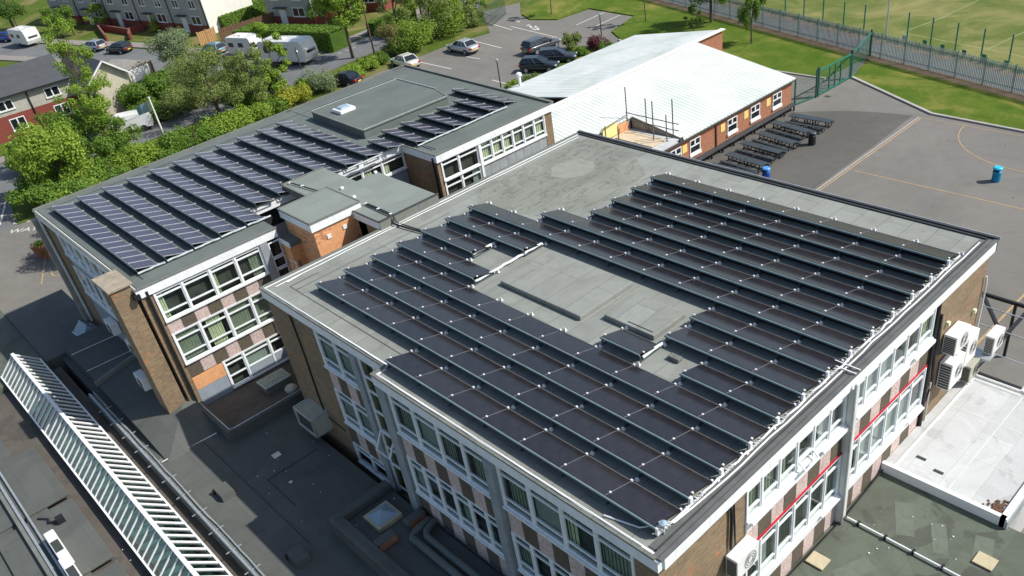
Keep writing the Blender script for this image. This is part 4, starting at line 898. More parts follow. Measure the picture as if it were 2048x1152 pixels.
k8(MB().tube([(22.1, 19.0, 3.3), (24.0, 19.0, 3.3), (24.15, 19.05, 3.3), (24.15, 19.5, 3.3)], .09, 8).tube([(22.1, 18.75, 3.25), (24.2, 18.75, 3.25)], .09, 8), 'pipe', 'pier_white', split=True)
settle(wr)
for i, (x, y) in enumerate([(22.42, 6.78), (26.55, 10.15)]):
    tag(MB().box(x - .32, x + .32, y - .28, y + .28, 3.02, 3.08).build('board', M['ply'], bevel=.008), ['pale square board lying on the low roof beside the window wall', 'pale square board lying on the low roof below the white roof corner'][i], 'board', 'boards on the right low roof')
# black canopy frame
cf = thing('canopy_frame', 'open black steel canopy frame standing beyond the right end of the front block', 'canopy frame', (23, 24, 0))
f = MB(); Zc = 3.0
for a, b in [((19.7, 25.6), (30, 25.5)), ((21.7, 19.6), (30, 19.4)), ((22.0, 25.5), (22.0, 19.6)), ((26, 25.5), (26, 19.5)), ((19.9, 25.5), (22, 22.6))]: f.bar((a[0] - 23, a[1] - 24, Zc), (b[0] - 23, b[1] - 24, Zc), .13, .16)
for x, y in ((21.4, 25.5), (22.0, 19.6), (26, 25.5), (29, 25.5)): f.bar((x - 23, y - 24, 0), (x - 23, y - 24, Zc), .12)
f.build('frame', M['black'], cf)
f = MB()
for a, b in [((20.2, 24.5), (30, 24.3)), ((20.8, 23), (30, 22.8)), ((21.6, 21.2), (30, 21.0))]: f.bar((a[0] - 23, a[1] - 24, Zc + .08), (b[0] - 23, b[1] - 24, Zc + .08), .04)
f.build('glazing_bar', M['galv'], cf)
# ================================================================ air-conditioning units
def ac(loc, rz, label, w=.95, h=.75, d=.36, m='ac', group=None, feet=False):
    t = thing('ac_unit', label, 'air conditioner', loc, rz, group)
    MB().box(0, d, -w / 2, w / 2, 0, h).build('casing', M[m], t, bevel=.025)
    MB().box(d + .001, d + .012, -w / 2 + .3, w / 2 - .06, .08, h - .08).lathe([(.22, 0), (.2, .01)], (0, 0, 0), 3).build('fan_guard', M['pier_white' if m == 'ac' else 'ac_old'], t) if False else None
    q = MB(); cx = w * .1
    ring_n = 20
    for r_ in (.28, .2, .12):
        pts = [(d + .012, cx + r_ * math.cos(2 * math.pi * k / ring_n), h / 2 + r_ * math.sin(2 * math.pi * k / ring_n)) for k in range(ring_n + 1)]
        q.tube(pts, .008, 4, False)
    q.build('fan_guard', M['grille'], t)
    q = MB()
    for k in range(9): q.box(.05, d - .04, -w / 2 - .008, -w / 2 - .001, .07 + k * (h - .14) / 9, .07 + (k + .7) * (h - .14) / 9)
    q.build('side_grille', M['grille'], t)
    MB().bar((-.02, -w * .3, -.03), (d + .03, -w * .3, -.03), .04).bar((-.02, w * .3, -.03), (d + .03, w * .3, -.03), .04).bar((-.02, -w * .3, -.03), (-.02, -w * .3, h * .6), .03).bar((-.02, w * .3, -.03), (-.02, w * .3, h * .6), .03).build('bracket', M['galv'], t)
    return t
G_AC = 'air conditioners on the right end wall'
ac((21.95, 16.35, 6.25), 0, 'topmost white air conditioner on the right end wall', 1.15, .85, .5, group=G_AC)
ac((21.95, 16.4, 4.55), 0, 'lowest white air conditioner, nearest the windows on the right end wall', 1.1, 1.25, .5, group=G_AC)
ac((21.95, 17.75, 4.8), 0, 'tall white air conditioner in the middle of the wall cluster', 1.0, 1.35, .42, group=G_AC)
ac((21.95, 18.55, 3.5), 0, 'old beige air conditioner at the foot of the right end wall', .95, .8, .45, m='ac_old', group=G_AC)
ac((22.3, 19.75, 4.35), 0, 'white air conditioner standing out past the right wall corner', 1.0, .85, .4, group=G_AC)
tag(MB().box(21.95, 22.75, 18.9, 19.5, 4.25, 4.32).bar((21.95, 19.0, 3.6), (22.7, 19.3, 4.25), .04).build('wall_bracket', M['galv']), 'steel bracket carrying the air conditioner past the wall corner', 'bracket')
ac((21.95, 2.75, 6.3), 0, 'white air conditioner on the near brick corner beside the red trim', 1.05, .8, .42)
t = thing('ac_cage', 'grey-green caged air conditioner on the buff end wall at left', 'air conditioner', (1.45, -.02, 2.95)); t.scale = (.8, .8, .95)
MB().box(-.95, .95, -1.0, 0, 0, 1.0).build('guard', M['ac_old'], t, bevel=.01); MB().box(-.75, .75, -1.012, -1.002, .15, .85).build('guard_mesh', M['grille'], t)
e = MB()
for x in (-.97, .97):
    for y in (-1.02, .0): e.bar((x, y, 0), (x, y, 1.02), .06)
for z in (0, 1.02):
    for y in (-1.02, .0): e.bar((-.97, y, z), (.97, y, z), .06)
    for x in (-.97, .97): e.bar((x, -1.02, z), (x, 0, z), .06)
e.build('guard_frame', M['galv'], t)
for i, (x, z) in enumerate([(-12.9, 4.2), (-10.0, 4.1), (-7.3, 3.7)]):
    a_ = ac((x, -3.52 if i < 2 else -4.3, z), -math.pi / 2, ['white air conditioner highest along the shaded left face', 'white air conditioner half hidden behind the chimney', 'white air conditioner lowest beside the chimney foot'][i], 1.0, .7, .4, group='air conditioners on the shaded left face')
for i, (x, y) in enumerate([(-.6, -11.15), (1.4, -11.2)]):
    t = thing('roof_ac_unit', ['long white roof air conditioner with a grille on top at bottom left', 'long white roof air conditioner cut by the bottom edge of the view'][i], 'air conditioner', (x, y, 2.4), 0, 'white roof units bottom left')
    MB().box(-1.0, .9, -.2, .2, .05, .75).build('casing', M['ac'], t, bevel=.05); MB().box(-.2, .6, -.15, .15, .751, .76).build('grille', M['grille'], t)
tag(MB().tube([(-3.6, -11.2, 2.55), (-3.2, -10.9, 2.55), (-2.9, -10.95, 2.6), (-2.6, -10.6, 2.6)], .05, 6).box(-2.75, -2.45, -10.7, -10.4, 2.4, 2.8).build('flue_pipe', M['black']), 'crooked black pipe with a small terminal on the bottom left roof', 'pipe')
# skirt flashes of litter
lit = MB()
for (u0, u1, v0, v1, n, z) in ((-1, 7, -5, -.8, 14, 2.41), (-9, 8, -10.6, -9.3, 18, 2.41), (8, 9.6, -2.7, -.8, 8, 3.01), (22.3, 26, 3, 11.5, 26, 3.01)):
    for i in range(n):
        x, y, s = random.uniform(u0, u1), random.uniform(v0, v1), abs(random.gauss(0, .012)) + .004
        lit.box(x - s, x + s, y - s * .8, y + s, z, z + .02)
tag(lit.build('roof_litter', M['clampw']), 'scattered pale specks of litter on the low flat roofs', 'litter', kind='stuff')

# ================================================================ SINGLE-STOREY BRICK BUILDING WITH WHITE ROOF
bb = thing('classroom_block', 'single-storey orange brick classroom block with a pitched white metal roof', 'building', (-12, 42, 0))
def k9(mbx, name, m, **k): return mbx.build(name, M[m] if isinstance(m, str) else m, bb, **k)
def ribbed():
    m, t, p = nodes('white_ribbed_metal'); v = objvec(t)
    s = N(t, 'ShaderNodeSeparateXYZ'); t.links.new(v, s.inputs[0])
    mu = N(t, 'ShaderNodeMath', operation='MULTIPLY'); mu.inputs[1].default_value = 1 / .42; t.links.new(s.outputs[1], mu.inputs[0])
    fr_ = N(t, 'ShaderNodeMath', operation='FRACT'); t.links.new(mu.outputs[0], fr_.inputs[0])
    r_ = ramp(t, fr_.outputs[0], .0, .3); base = mixc(t, ramp(t, noise(t, v, .25, 6, .7, .6), .35, .68), (.56, .62, .56), (.80, .81, .79))
    t.links.new(mixc(t, r_, mixc(t, .75, base, (.2, .22, .2)), base), p.inputs['Base Color']); p.inputs['Roughness'].default_value = .6; return m
WR = ribbed()
ZE, ZR = 2.55, 4.2
k9(MB().box(-15.5, -5.55, 31.5, 49.0, 0, 2.4).box(-26.0, -15.5, 34, 53.0, 0, 2.4), 'wall', 'brick_red', split=True)
k9(MB().hexa([(-26.3, 33.8, 2.55), (-15.55, 33.8, ZR), (-15.55, 53.2, ZR), (-26.3, 53.2, 2.55), (-26.3, 33.8, 2.65), (-15.55, 33.8, ZR + .1), (-15.55, 53.2, ZR + .1), (-26.3, 53.2, 2.65)]), 'roof', WR, split=True)
k9(MB().hexa([(-15.55, 26, ZR), (-10.3, 26, 3.3), (-10.3, 34.6, 3.3), (-15.55, 34.6, ZR), (-15.55, 26, ZR + .1), (-10.3, 26, 3.42), (-10.3, 34.6, 3.42), (-15.55, 34.6, ZR + .1)])
   .hexa([(-15.55, 34.6, ZR), (-5.35, 34.6, 2.46), (-5.35, 49.25, 2.46), (-15.55, 49.25, ZR), (-15.55, 34.6, ZR + .1), (-5.35, 34.6, 2.56), (-5.35, 49.25, 2.56), (-15.55, 49.25, ZR + .1)]), 'roof', WR, split=True)
k9(MB().bar((-15.55, 26, ZR + .14), (-15.55, 53.3, ZR + .14), .5, .06), 'ridge_cap', 'white')
k9(MB().face([(-15.52, 49.25, 2.3), (-15.52, 53.1, 2.3), (-15.52, 53.1, ZR - .02), (-15.52, 49.25, ZR - .02)]).box(-15.56, -15.53, 49.25, 53.1, 0, 2.4), 'gable_return', 'brick_red')
k9(MB().box(-15.5, -10.4, 31.2, 34.5, 2.4, 3.28).face([(-10.29, 34.55, 2.45), (-5.6, 34.55, 2.45), (-5.6, 34.55, 2.5), (-10.29, 34.55, 3.28)]), 'upper_wall', 'concrete', split=True)
k9(MB().box(-5.42, -5.28, 31.5, 49.3, 2.36, 2.45).box(-5.5, -5.4, 34.2, 34.6, 2.3, 2.7), 'gutter', 'grille')
k9(MB().box(-10.4, -5.5, 30.5, 34.5, 2.4, 2.5), 'flat_roof', 'white_roof')
k9(MB().box(-5.54, -5.44, 38.6, 38.7, 0, 2.36), 'downpipe', 'wood')
FK = Fac('y', -5.55)
for i, v0 in enumerate((33.2, 35.45, 40.1, 43.15, 46.2)):
    o = MB(); a, b, z0, z1 = v0, v0 + 1.25, .95, 2.05
    FK.box(o, a, a + .08, z0, z1, 0, .06).box; FK.box(o, b - .08, b, z0, z1, 0, .06); FK.box(o, a + .08, b - .08, z1 - .08, z1, 0, .06); FK.box(o, a + .08, b - .08, z0, z0 + .08, 0, .06)
    FK.box(o, a + .08, b - .08, 1.48, 1.57, 0, .055); FK.box(o, (a + b) / 2 - .07, (a + b) / 2 + .07, 1.57, z1 - .08, 0, .055); FK.box(o, a - .05, b + .05, z0 - .2, z0 - .001, 0, .12)
    w_ = o.build('window', M['white'], bb); g = MB(); FK.quad(g, a + .08, b - .08, z0 + .08, z1 - .08, .015); g.build('pane', M['carglass'], w_)
    if i != 0:
        q = MB(); FK.box(q, a - .85, a - .3, 1.35, 1.95, 0, .035); q.build('notice_board', M['yellow'], bb, bevel=.01)
settle(bb)
# flue on the far roof
tag(MB().lathe([(.14, 0), (.14, 1.0), (.26, 1.05), (.26, 1.25), (.1, 1.35)], (*gp(1041, 175, 2.6), 2.6), 12).build('flue', M['white']), 'white capped flue rising at the left eave of the white roof', 'flue')
# bench along the brick wall
bn = thing('wall_bench', 'long black slatted bench fixed along the orange brick wall', 'bench', (-5.0, 41, 0))
MB().box(-.5, .02, -6.6, 8.0, .42, .5).build('seat', M['table'], bn)
q = MB()
for i in range(11): q.box(-.42, -.3, -6.4 + i * 1.4, -6.28 + i * 1.4, 0, .42); q.box(-.1, .0, -6.4 + i * 1.4, -6.28 + i * 1.4, 0, .42)
q.build('leg_frame', M['black'], bn, split=True)
# scaffold
sf = thing('scaffold', 'tube scaffold with handrails around the flat corner of the white roof', 'scaffold', (-8.4, 33.5, 2.5))
pol = [(-10.3 + 8.4, .55, 3.3), (-8.7 + 8.4, .9, 2.6), (-7.1 + 8.4, -.2, 3.0), (-6.25 + 8.4, 1.0, 2.9), (-6.2 + 8.4, .2, 2.0), (-10.0 + 8.4, -2.2, 1.3), (-8.6 + 8.4, -2.3, 1.4)]
for x, y, h in pol: MB().tube([(x, y, -.1), (x, y, h)], .045, 6).build('upright', M['scaf'], sf)
for z in (1.25, .75): MB().tube([(-10.6 + 8.4, .75, z), (-5.6 + 8.4, .85, z - .05)], .035, 6).build('handrail', M['scaf'], sf)
MB().tube([(-10.3 + 8.4, .55, 1.2), (-10.1 + 8.4, -2.3, 1.1)], .035, 6).build('handrail', M['scaf'], sf)
MB().box(-10.25 + 8.4, -6.4 + 8.4, -1.2, .4, .03, .07).box(-10.1 + 8.4, -9.9 + 8.4, -2.4, 0, .08, .13).build('scaffold_board', M['plank'], sf)
MB().box(-1.95, -1.87, -2.2, -.6, .1, 1.1).build('yellow_sheet', M['yellow2'], sf); MB().box(-1.9, -1.8, -.6, .5, 0, .75).build('brick_upstand', M['brick_or'], sf)
# ================================================================ picnic tables and bins
def table():
    t = thing('picnic_table', 'x', 'picnic table', (0, 0, 0), 0, 'grey picnic tables beside the brick wall')
    for s in (-1, 1):
        MB().box(s * .9 - .85, s * .9 + .85, -.36, .36, .70, .76).build('table_top', M['table'], t, bevel=.02)
    for y in (-.78, .78): MB().box(-1.72, 1.72, y - .14, y + .14, .40, .46).build('seat', M['table'], t, bevel=.02)
    for x in (-1.45, -.35, .35, 1.45):
        q = MB(); q.tube([(x, -.78, .4), (x, -.85, .2), (x, -.6, .03), (x, -.35, .03), (x, -.25, .35), (x, -.2, .7)], .045, 6); q.tube([(x, .78, .4), (x, .85, .2), (x, .6, .03), (x, .35, .03), (x, .25, .35), (x, .2, .7)], .045, 6)
        q.bar((x, -.78, .38), (x, .78, .38), .05); q.build('leg', M['black'], t)
    return t
tb = table(); tl = [(-2.1, 46.3, .05), (-2.5, 44.1, -.12), (-2.2, 41.75, -.14), (-2.15, 39.7, -.06), (-1.9, 37.35, -.1), (-1.8, 35.3, .03)]
names = ['farthest grey picnic table, nearest the green gate', 'grey picnic table second from the green gate, beside the black bin', 'grey picnic table third from the green gate', 'grey picnic table fourth from the green gate', 'grey picnic table fifth from the gate, near the blue bin', 'nearest grey picnic table, partly hidden by the roof parapet']
for i, (x, y, r_) in enumerate(tl):
    o = tb if i == 0 else copy_tree(tb); o.location = (x, y, 0); o.rotation_euler = (0, 0, r_); o['label'] = names[i]
def bin_(loc, m, lid, label):
    t = thing('litter_bin', label, 'bin', loc)
    MB().lathe([(.26, 0), (.28, .05), (.28, .7), (.25, .72), (.25, .74)], (0, 0, 0), 20).build('body', M[m], t, smooth=False)
    MB().lathe([(.26, .74), (.26, .86), (.3, .88), (.3, .95), (.25, 1.0), (.02, 1.0)], (0, 0, 0), 20).build('lid', M[lid], t)
    MB().box(-.2, .2, -.262, -.255, .75, .86).build('opening', M['dark'], t)
bin_((13.35, 43.8, 0), 'bin_cyan', 'bin_cyan_lid', 'cyan litter bin standing alone on the playground')
bin_((.55, 36.3, 0), 'bin_blue', 'bin_blue_lid', 'deep blue litter bin with a bright lid beside the picnic tables')
bin_((-.1, 43.35, 0), 'black', 'table', 'black litter bin at the end of the picnic tables')

for i, (px, py) in enumerate([(1655, 193), (1570, 395)]):
    x, y = gp(px, py); tag(MB().box(x - .25, x + .25, y - .2, y + .2, .001, .012).build('drain_cover', M['grille']), ['dark drain cover on the tarmac near the green gate', 'dark drain cover on the tarmac beyond the roof parapet'][i], 'drain cover')
lv = MB()
for i in range(60):
    x, y, q = random.uniform(-4, 30), random.uniform(26, 51), random.uniform(.02, .06); lv.box(x - q, x + q, y - q * .7, y + q * .7, .009, .014)
tag(lv.build('playground_litter', M['wood']), 'scattered dark leaves and scraps on the playground tarmac', 'litter', kind='stuff')
# ================================================================ fences
def palisade():
    t = thing('palisade_fence', 'long green-grey palisade fence between the lawns and the playing field', 'fence', fpt(0), 0)
    S0, S1, bayl = -62.0, 36.0, 2.75; n = int((S1 - S0) / bayl)
    for i in range(n + 1):
        s = S0 + i * bayl; p = Vector(fpt(s, .06)) - FP; MB().bar(p, p + Vector((0, 0, 2.3)), .09).build('post', M['green_fence'], t)
        if i == n: break
        q = MB(); k = int(bayl / .16)
        for j in range(k):
            a = Vector(fpt(s + (j + .5) * bayl / k, -.03)) - FP; r_ = fdir * .042
            h = 2.25
            q.hexa([a - r_ + fn * -.012, a + r_ + fn * -.012, a + r_ + fn * .012, a - r_ + fn * .012, a - r_ - fn * .012 + Vector((0, 0, h)), a + r_ - fn * .012 + Vector((0, 0, h)), a + r_ + fn * .012 + Vector((0, 0, h)), a - r_ + fn * .012 + Vector((0, 0, h))])
            b = len(q.v)
        q.build('pale_panel', M['pale_steel'] if i * bayl + S0 > -4 else M['pier'], t)
        for z in (.45, 1.95): a = Vector(fpt(s, .02, z)) - FP; b = Vector(fpt(s + bayl, .02, z)) - FP; MB().bar(a, b, .05).build('rail', M['green_dark'], t)
palisade()
# low hedge / debris beyond the fence
hb = MB()
for i in range(110):
    s = random.uniform(-20, 30); p = fpt(s, 4.4 + random.uniform(-.15, .15)); r_ = random.uniform(.1, .3); hb.lathe([(r_, 0), (r_ * .8, .25), (.05, .4)], p, 6)
tag(hb.build('weed_strip', FOL['dark']), 'dark weeds growing along the foot of the pitch netting', 'weeds', kind='stuff')
# tall posts of the pitch netting
for i, (px, py) in enumerate([(1570, 25), (1607, 31), (1645, 41), (1686, 50), (1727, 56), (1813, 74), (1860, 86), (1909, 97), (1961, 110), (2016, 124)]):
    x, y = gp(px, py + 8); h = 2.6
    t = MB().lathe([(.07, 0), (.07, h), (.03, h + .02)], (0, 0, 0), 8).build('net_post', M['green_fence']); t.location = (x, y, .05)
    tag(t, 'green netting post at the pitch edge, %s from the left' % ORD[i], 'post', 'green netting posts along the pitch')
t = thing('flood_pole', 'tall pale pole rising behind the palisade fence', 'pole', (*gp(1771, 78), 0))
MB().lathe([(.09, 0), (.06, 7)], (0, 0, 0), 8).build('pole', M['galv'], t)
for i, (px, py) in enumerate([(1807, 82), (1848, 92), (1883, 101), (1926, 112), (1966, 121), (2010, 134)]):
    x, y = gp(px, py + 6); t = MB().box(-.22, .22, -.02, .02, .35, .8).bar((0, 0, 0), (0, 0, .4), .04).build('sign_plate', M['green_fence'] if i else M['sign_blue']); t.location = (x, y, 0); t.rotation_euler = (0, 0, math.atan2(fdir.y, fdir.x))
    tag(t, 'small square sign beyond the palisade fence, %s from the left' % ORD[i], 'sign', 'small square signs beyond the fence')
# gate line from the brick building to the palisade fence
def mesh_panel(parent, a, b, h, name='mesh_panel', step=.2):
    a = Vector(a); b = Vector(b); n = int((b - a).length / step); q = MB()
    for i in range(n + 1): p = a.lerp(b, i / max(1, n)); q.bar(p + Vector((0, 0, .1)), p + Vector((0, 0, h)), .012)
    for z in [.1 + k * (h - .1) / 7 for k in range(8)]: q.bar(a + Vector((0, 0, z)), b + Vector((0, 0, z)), .014)
    return q.build(name, M['green_fence'], parent)
gt = thing('gate', 'green steel vehicle gate across the tarmac', 'gate', (0, 0, 0))
A = Vector((-5.12, 52.4, 0)); B = Vector((-5.0, 57.6, 0)); Cc = Vector((-6.4, 63.5, 0)); D = Vector((-5.75, 49.1, 0))
gt.location = A
for p in (A, B): MB().bar(p - A, p - A + Vector((0, 0, 2.5)), .18).build('gate_post', M['green_dark'], gt)
mesh_panel(gt, Vector((0.02, .15, 0)), B - A - Vector((0, .15, 0)), 2.1, 'gate_mesh')
for f_ in (.03, .33, .5, .67, .97): p = (B - A) * f_; MB().bar(p, p + Vector((0, 0, 2.15)), .1).build('upright', M['green_fence'], gt)
for z in (.15, 2.15): MB().bar(Vector((0, 0, z)), (B - A) + Vector((0, 0, z)), .12).build('gate_rail', M['green_fence'], gt)
gf = thing('mesh_fence', 'green mesh fence panels between the gate and the palisade fence', 'fence', B)
mesh_panel(gf, Vector((0, .15, 0)), Cc - B, 2.2); MB().bar(Cc - B, Cc - B + Vector((0, 0, 2.5)), .14).build('post', M['green_dark'], gf)
MB().bar(Vector((0, .1, 2.2)), Cc - B + Vector((0, 0, 2.2)), .1).build('top_rail', M['green_fence'], gf)
gh = thing('mesh_fence', 'green mesh fence between the brick building corner and the gate', 'fence', D)
mesh_panel(gh, Vector((0, 0, 0)), A - D, 2.0); MB().bar(Vector((.05, .7, 0)), Vector((.05, .7, 2.1)), .1).bar(A - D - Vector((0, .25, 0)), A - D + Vector((0, -.25, 2.4)), .12).build('post', M['green_dark'], gh, split=True)
MB().bar(Vector((0, 0, .1)), A - D + Vector((0, 0, .1)), .08).build('bottom_rail', M['green_fence'], gh)

# ================================================================ VEHICLES
def car(loc, rz, c, label, L=4.5, W=1.8, Hh=1.45, est=False, name='parked_car', front=False):
    t = thing(name, label, 'car', loc, rz, None)
    P = paint('car_paint', c)
    # body: stations along x (front at +x)
    h = L / 2; W2 = W / 2
    st = [(-h, .42, .78, .72), (-h + .12, .30, .98, .86), (-h * .62, .24, 1.0 if est else 1.02, .98), (-.3, .22, .98, 1.0), (h * .38, .22, .95, 1.0), (h * .75, .24, .86, .96), (h - .15, .28, .74, .84), (h, .38, .6, .66)]
    v = MB(); rg = []
    for x, zb, zt, wf in st:
        w_ = W2 * wf; b = len(v.v); rg.append(b)
        v.v += [(x, -w_ * .9, zb), (x, -w_, zb + .18), (x, -w_ * .99, zt - .14), (x, -w_ * .88, zt), (x, w_ * .88, zt), (x, w_ * .99, zt - .14), (x, w_, zb + .18), (x, w_ * .9, zb)]
    for a, b in zip(rg, rg[1:]):
        for k in range(8):
            j = (k + 1) % 8; v.f.append((a + k, a + j, b + j, b + k))
    v.f.append(tuple(rg[0] + 7 - k for k in range(8))); v.f.append(tuple(rg[-1] + k for k in range(8)))
    body = v.build('body', P, t, smooth=True, bevel=0); 
    sub = body.modifiers.new('s', 'SUBSURF'); sub.levels = 1; sub.render_levels = 2
    x0 = -h + (.12 if est else .55); x1 = h * .42; r0 = -h + (.45 if est else 1.15); r1 = h * .42 - .85
    zt, zr = .96, Hh; wb, wr_ = W2 * .88, W2 * .68
    MB().hexa([(x0, -wb, zt), (x1, -wb, zt), (x1, wb, zt), (x0, wb, zt), (r0, -wr_, zr - .05), (r1, -wr_, zr - .05), (r1, wr_, zr - .05), (r0, wr_, zr - .05)]).build('window_glass', M['carglass'], t, bevel=.03)
    MB().hexa([(r0 - .06, -wr_ - .03, zr - .06), (r1 + .06, -wr_ - .03, zr - .06), (r1 + .06, wr_ + .03, zr - .06), (r0 - .06, wr_ + .03, zr - .06), (r0 + .1, -wr_ * .85, zr), (r1 - .1, -wr_ * .85, zr), (r1 - .1, wr_ * .85, zr), (r0 + .1, wr_ * .85, zr)]).build('roof', P, t, bevel=.02)
    q = MB()
    for s in (-1, 1):
        q.bar((x0, s * wb, zt), (r0, s * wr_, zr - .04), .1, .05); q.bar((x1, s * wb, zt), (r1, s * wr_, zr - .04), .06, .05)
        for f_ in (.3, .62): q.bar((x0 + (x1 - x0) * f_, s * (wb + .0), zt), (r0 + (r1 - r0) * (f_ + .02), s * wr_, zr - .04), .06, .04)
        q.box(x1 - .25, x1 - .08, s * (wb + .02), s * (wb + .2), zt + .02, zt + .14)
    q.build('pillar', P, t)
    for x in (-h * .6, h * .62):
        for s in (-1, 1):
            w_ = MB(); w_.tube([(0, -.1, 0), (0, .1, 0)], .32, 16); o = w_.build('wheel', M['tyre'], t); o.location = (x, s * (W2 - .1), .32)
            r_ = MB(); r_.tube([(0, -.108, 0), (0, .108, 0)], .2, 10); r_.build('rim', M['alloy'], o)
    for s in (-1, 1):
        MB().box(-h - .01, -h + .22, s * W2 * .5, s * W2 * .84, .66, .84).build('tail_lamp', M['lamp_red'], t, bevel=.02)
        MB().box(h - .22, h - .06, s * W2 * .46, s * W2 * .78, .56, .7).build('headlight', M['lamp_white'], t, bevel=.02)
    MB().box(-h - .02, -h + .02, -.26, .26, .5, .62).build('number_plate', M['plate_y'], t)
    return t
def cpos(a, b):  # centre and heading from two ground points rear, front
    A = Vector(gp(*a)); B = Vector(gp(*b)); return ((A + B) / 2).to_3d(), math.atan2((B - A).y, (B - A).x)
c_, r_ = cpos((952, 112), (893, 100)); car((c_.x, c_.y + .4, 0), math.pi, (.55, .58, .6), 'silver saloon parked alone in a car park bay', 4.6)
car((-39.0, 51.9, 0), math.radians(88), (.1, .11, .12), 'dark grey estate car in the car park aisle', 4.75, 1.85, 1.5, est=True)
car((*gp(1080, 141), 0), math.radians(30), (.03, .035, .04), 'near black hatchback parked beside the white-roofed building', 4.1, 1.75, 1.45, est=True)
car((*gp(1116, 124), 0), math.radians(38), (.05, .06, .07), 'dark blue-grey hatchback parked behind the black one, beside the bushes', 4.2, 1.75, 1.5, est=True)
car((*gp(812, 133), 0), math.pi * .97, (.85, .82, .7), 'cream-white car half hidden behind the rear roof corner', 4.4)
car((*gp(690, 170), 0), math.radians(200), (.02, .025, .04), 'black car glimpsed between shrubs and the roof edge', 4.3)
car((*gp(241, 105), 0), math.radians(200), (.03, .05, .045), 'dark green car parked at the terrace kerb', 4.1, est=True)
car((*gp(190, 101), 0), math.radians(200), (.45, .5, .56), 'silver-blue car behind the tall thin tree', 4.1, est=True)
car((*gp(14, 82), 0), math.radians(200), (.02, .08, .4), 'bright blue car beside the caravan at far left', 4.1, est=True)
car((*gp(428, 108), 0), math.radians(195), (.2, .36, .45), 'pale blue car half hidden by trees on the side road', 4.2, est=True)
# white van near the flag
def van(loc, rz, label, m):
    t = thing('parked_van', label, 'van', loc, rz)
    v = MB(); prof = [(-2.4, .4), (2.3, .4), (2.42, .85), (1.9, 1.15), (1.2, 1.75), (.8, 1.9), (-2.3, 1.9), (-2.45, 1.2)]
    b = len(v.v)
    for s in (-1, 1):
        for x, z in prof: v.v.append((x, s * (.92 if z < 1.3 else .8), z))
    n = len(prof); v.f.append(tuple(range(n))); v.f.append(tuple(2 * n - 1 - i for i in range(n)))
    for i in range(n): j = (i + 1) % n; v.f.append((i, n + i, n + j, j))
    v.build('body', m, t, bevel=.06)
    MB().hexa([(1.22, -.76, 1.74), (1.92, -.84, 1.17), (1.92, .84, 1.17), (1.22, .76, 1.74), (1.25, -.76, 1.78), (1.95, -.84, 1.21), (1.95, .84, 1.21), (1.25, .76, 1.78)]).build('windscreen', M['carglass'], t)
    for s in (-1, 1): MB().hexa([(.5, s * .9, 1.22), (1.6, s * .9, 1.22), (1.15, s * .82, 1.7), (.5, s * .82, 1.7), (.5, s * .93, 1.22), (1.6, s * .93, 1.22), (1.15, s * .85, 1.7), (.5, s * .85, 1.7)]).build('side_window', M['carglass'], t)
    for x in (-1.5, 1.5):
        for s in (-1, 1):
            o = MB().tube([(0, -.1, 0), (0, .1, 0)], .34, 14).build('wheel', M['tyre'], t); o.location = (x, s * .85, .34)
van((*gp(262, 264), 0), math.radians(-115), 'white van on the front road between the trees and the flagpole', paint('van_white', (.85, .85, .84), 0))
def caravan(loc, rz, label, L=5.6, grey=False, stripe=False):
    t = thing('touring_caravan', label, 'caravan', loc, rz)
    v = MB(); h = L / 2; prof = [(-h, .45), (h * .9, .4), (h, .95), (h * .98, 1.6), (h * .9, 2.3), (h * .82, 2.5), (-h * .9, 2.5), (-h * .98, 2.3), (-h * 1.02, 1.2)]
    n = len(prof)
    for s in (-1, 1):
        for x, z in prof: v.v.append((x, s * 1.1, z))
    v.f.append(tuple(range(n))); v.f.append(tuple(2 * n - 1 - i for i in range(n)))
    for i in range(n): j = (i + 1) % n; v.f.append((i, n + i, n + j, j))
    v.build('body', paint('caravan_shell', (.6, .63, .66) if grey else (.8, .78, .72), 0), t, bevel=.08)
    for s in (-1, 1):
        for x in (-h * .6, h * .15): MB().box(x - .42, x + .42, s * 1.1, s * 1.12, 1.35, 1.85).build('window', M['carglass'], t)
        o = MB().tube([(0, -.1, 0), (0, .1, 0)], .32, 14).build('wheel', M['tyre'], t); o.location = (-.2, s * 1.02, .32)
    MB().hexa([(h * .995, -.7, 1.3), (h * 1.01, -.7, 1.25), (h * 1.01, .7, 1.25), (h * .995, .7, 1.3), (h * .85, -.7, 2.05), (h * .93, -.7, 2.0), (h * .93, .7, 2.0), (h * .85, .7, 2.05)]).build('front_window', M['carglass'], t)
    MB().box(-h * 1.03, -h * 1.0, -.55, .55, 1.4, 1.9).build('rear_window', M['carglass'], t)
    MB().box(-.6, .0, -.35, .35, 2.5, 2.58).box(-h * .6, -h * .42, -.3, .3, 2.5, 2.56).build('roof_vent', M['pier_white'], t)
    MB().bar((h, 0, .45), (h + .9, 0, .45), .1).build('hitch', M['galv'], t)
    return t
cv = caravan((*gp(584, 126), 0), math.radians(22), 'large pale caravan parked in front of the clipped hedge', 6.2); cv.scale = (1.12, 1.12, 1.15)
caravan((*gp(498, 111), 0), math.radians(18), 'white caravan parked behind the large one, mostly hidden by trees', 4.4)
caravan((*gp(58, 90), 0), math.radians(12), 'cream caravan at far left on the verge of the side road', 4.8)

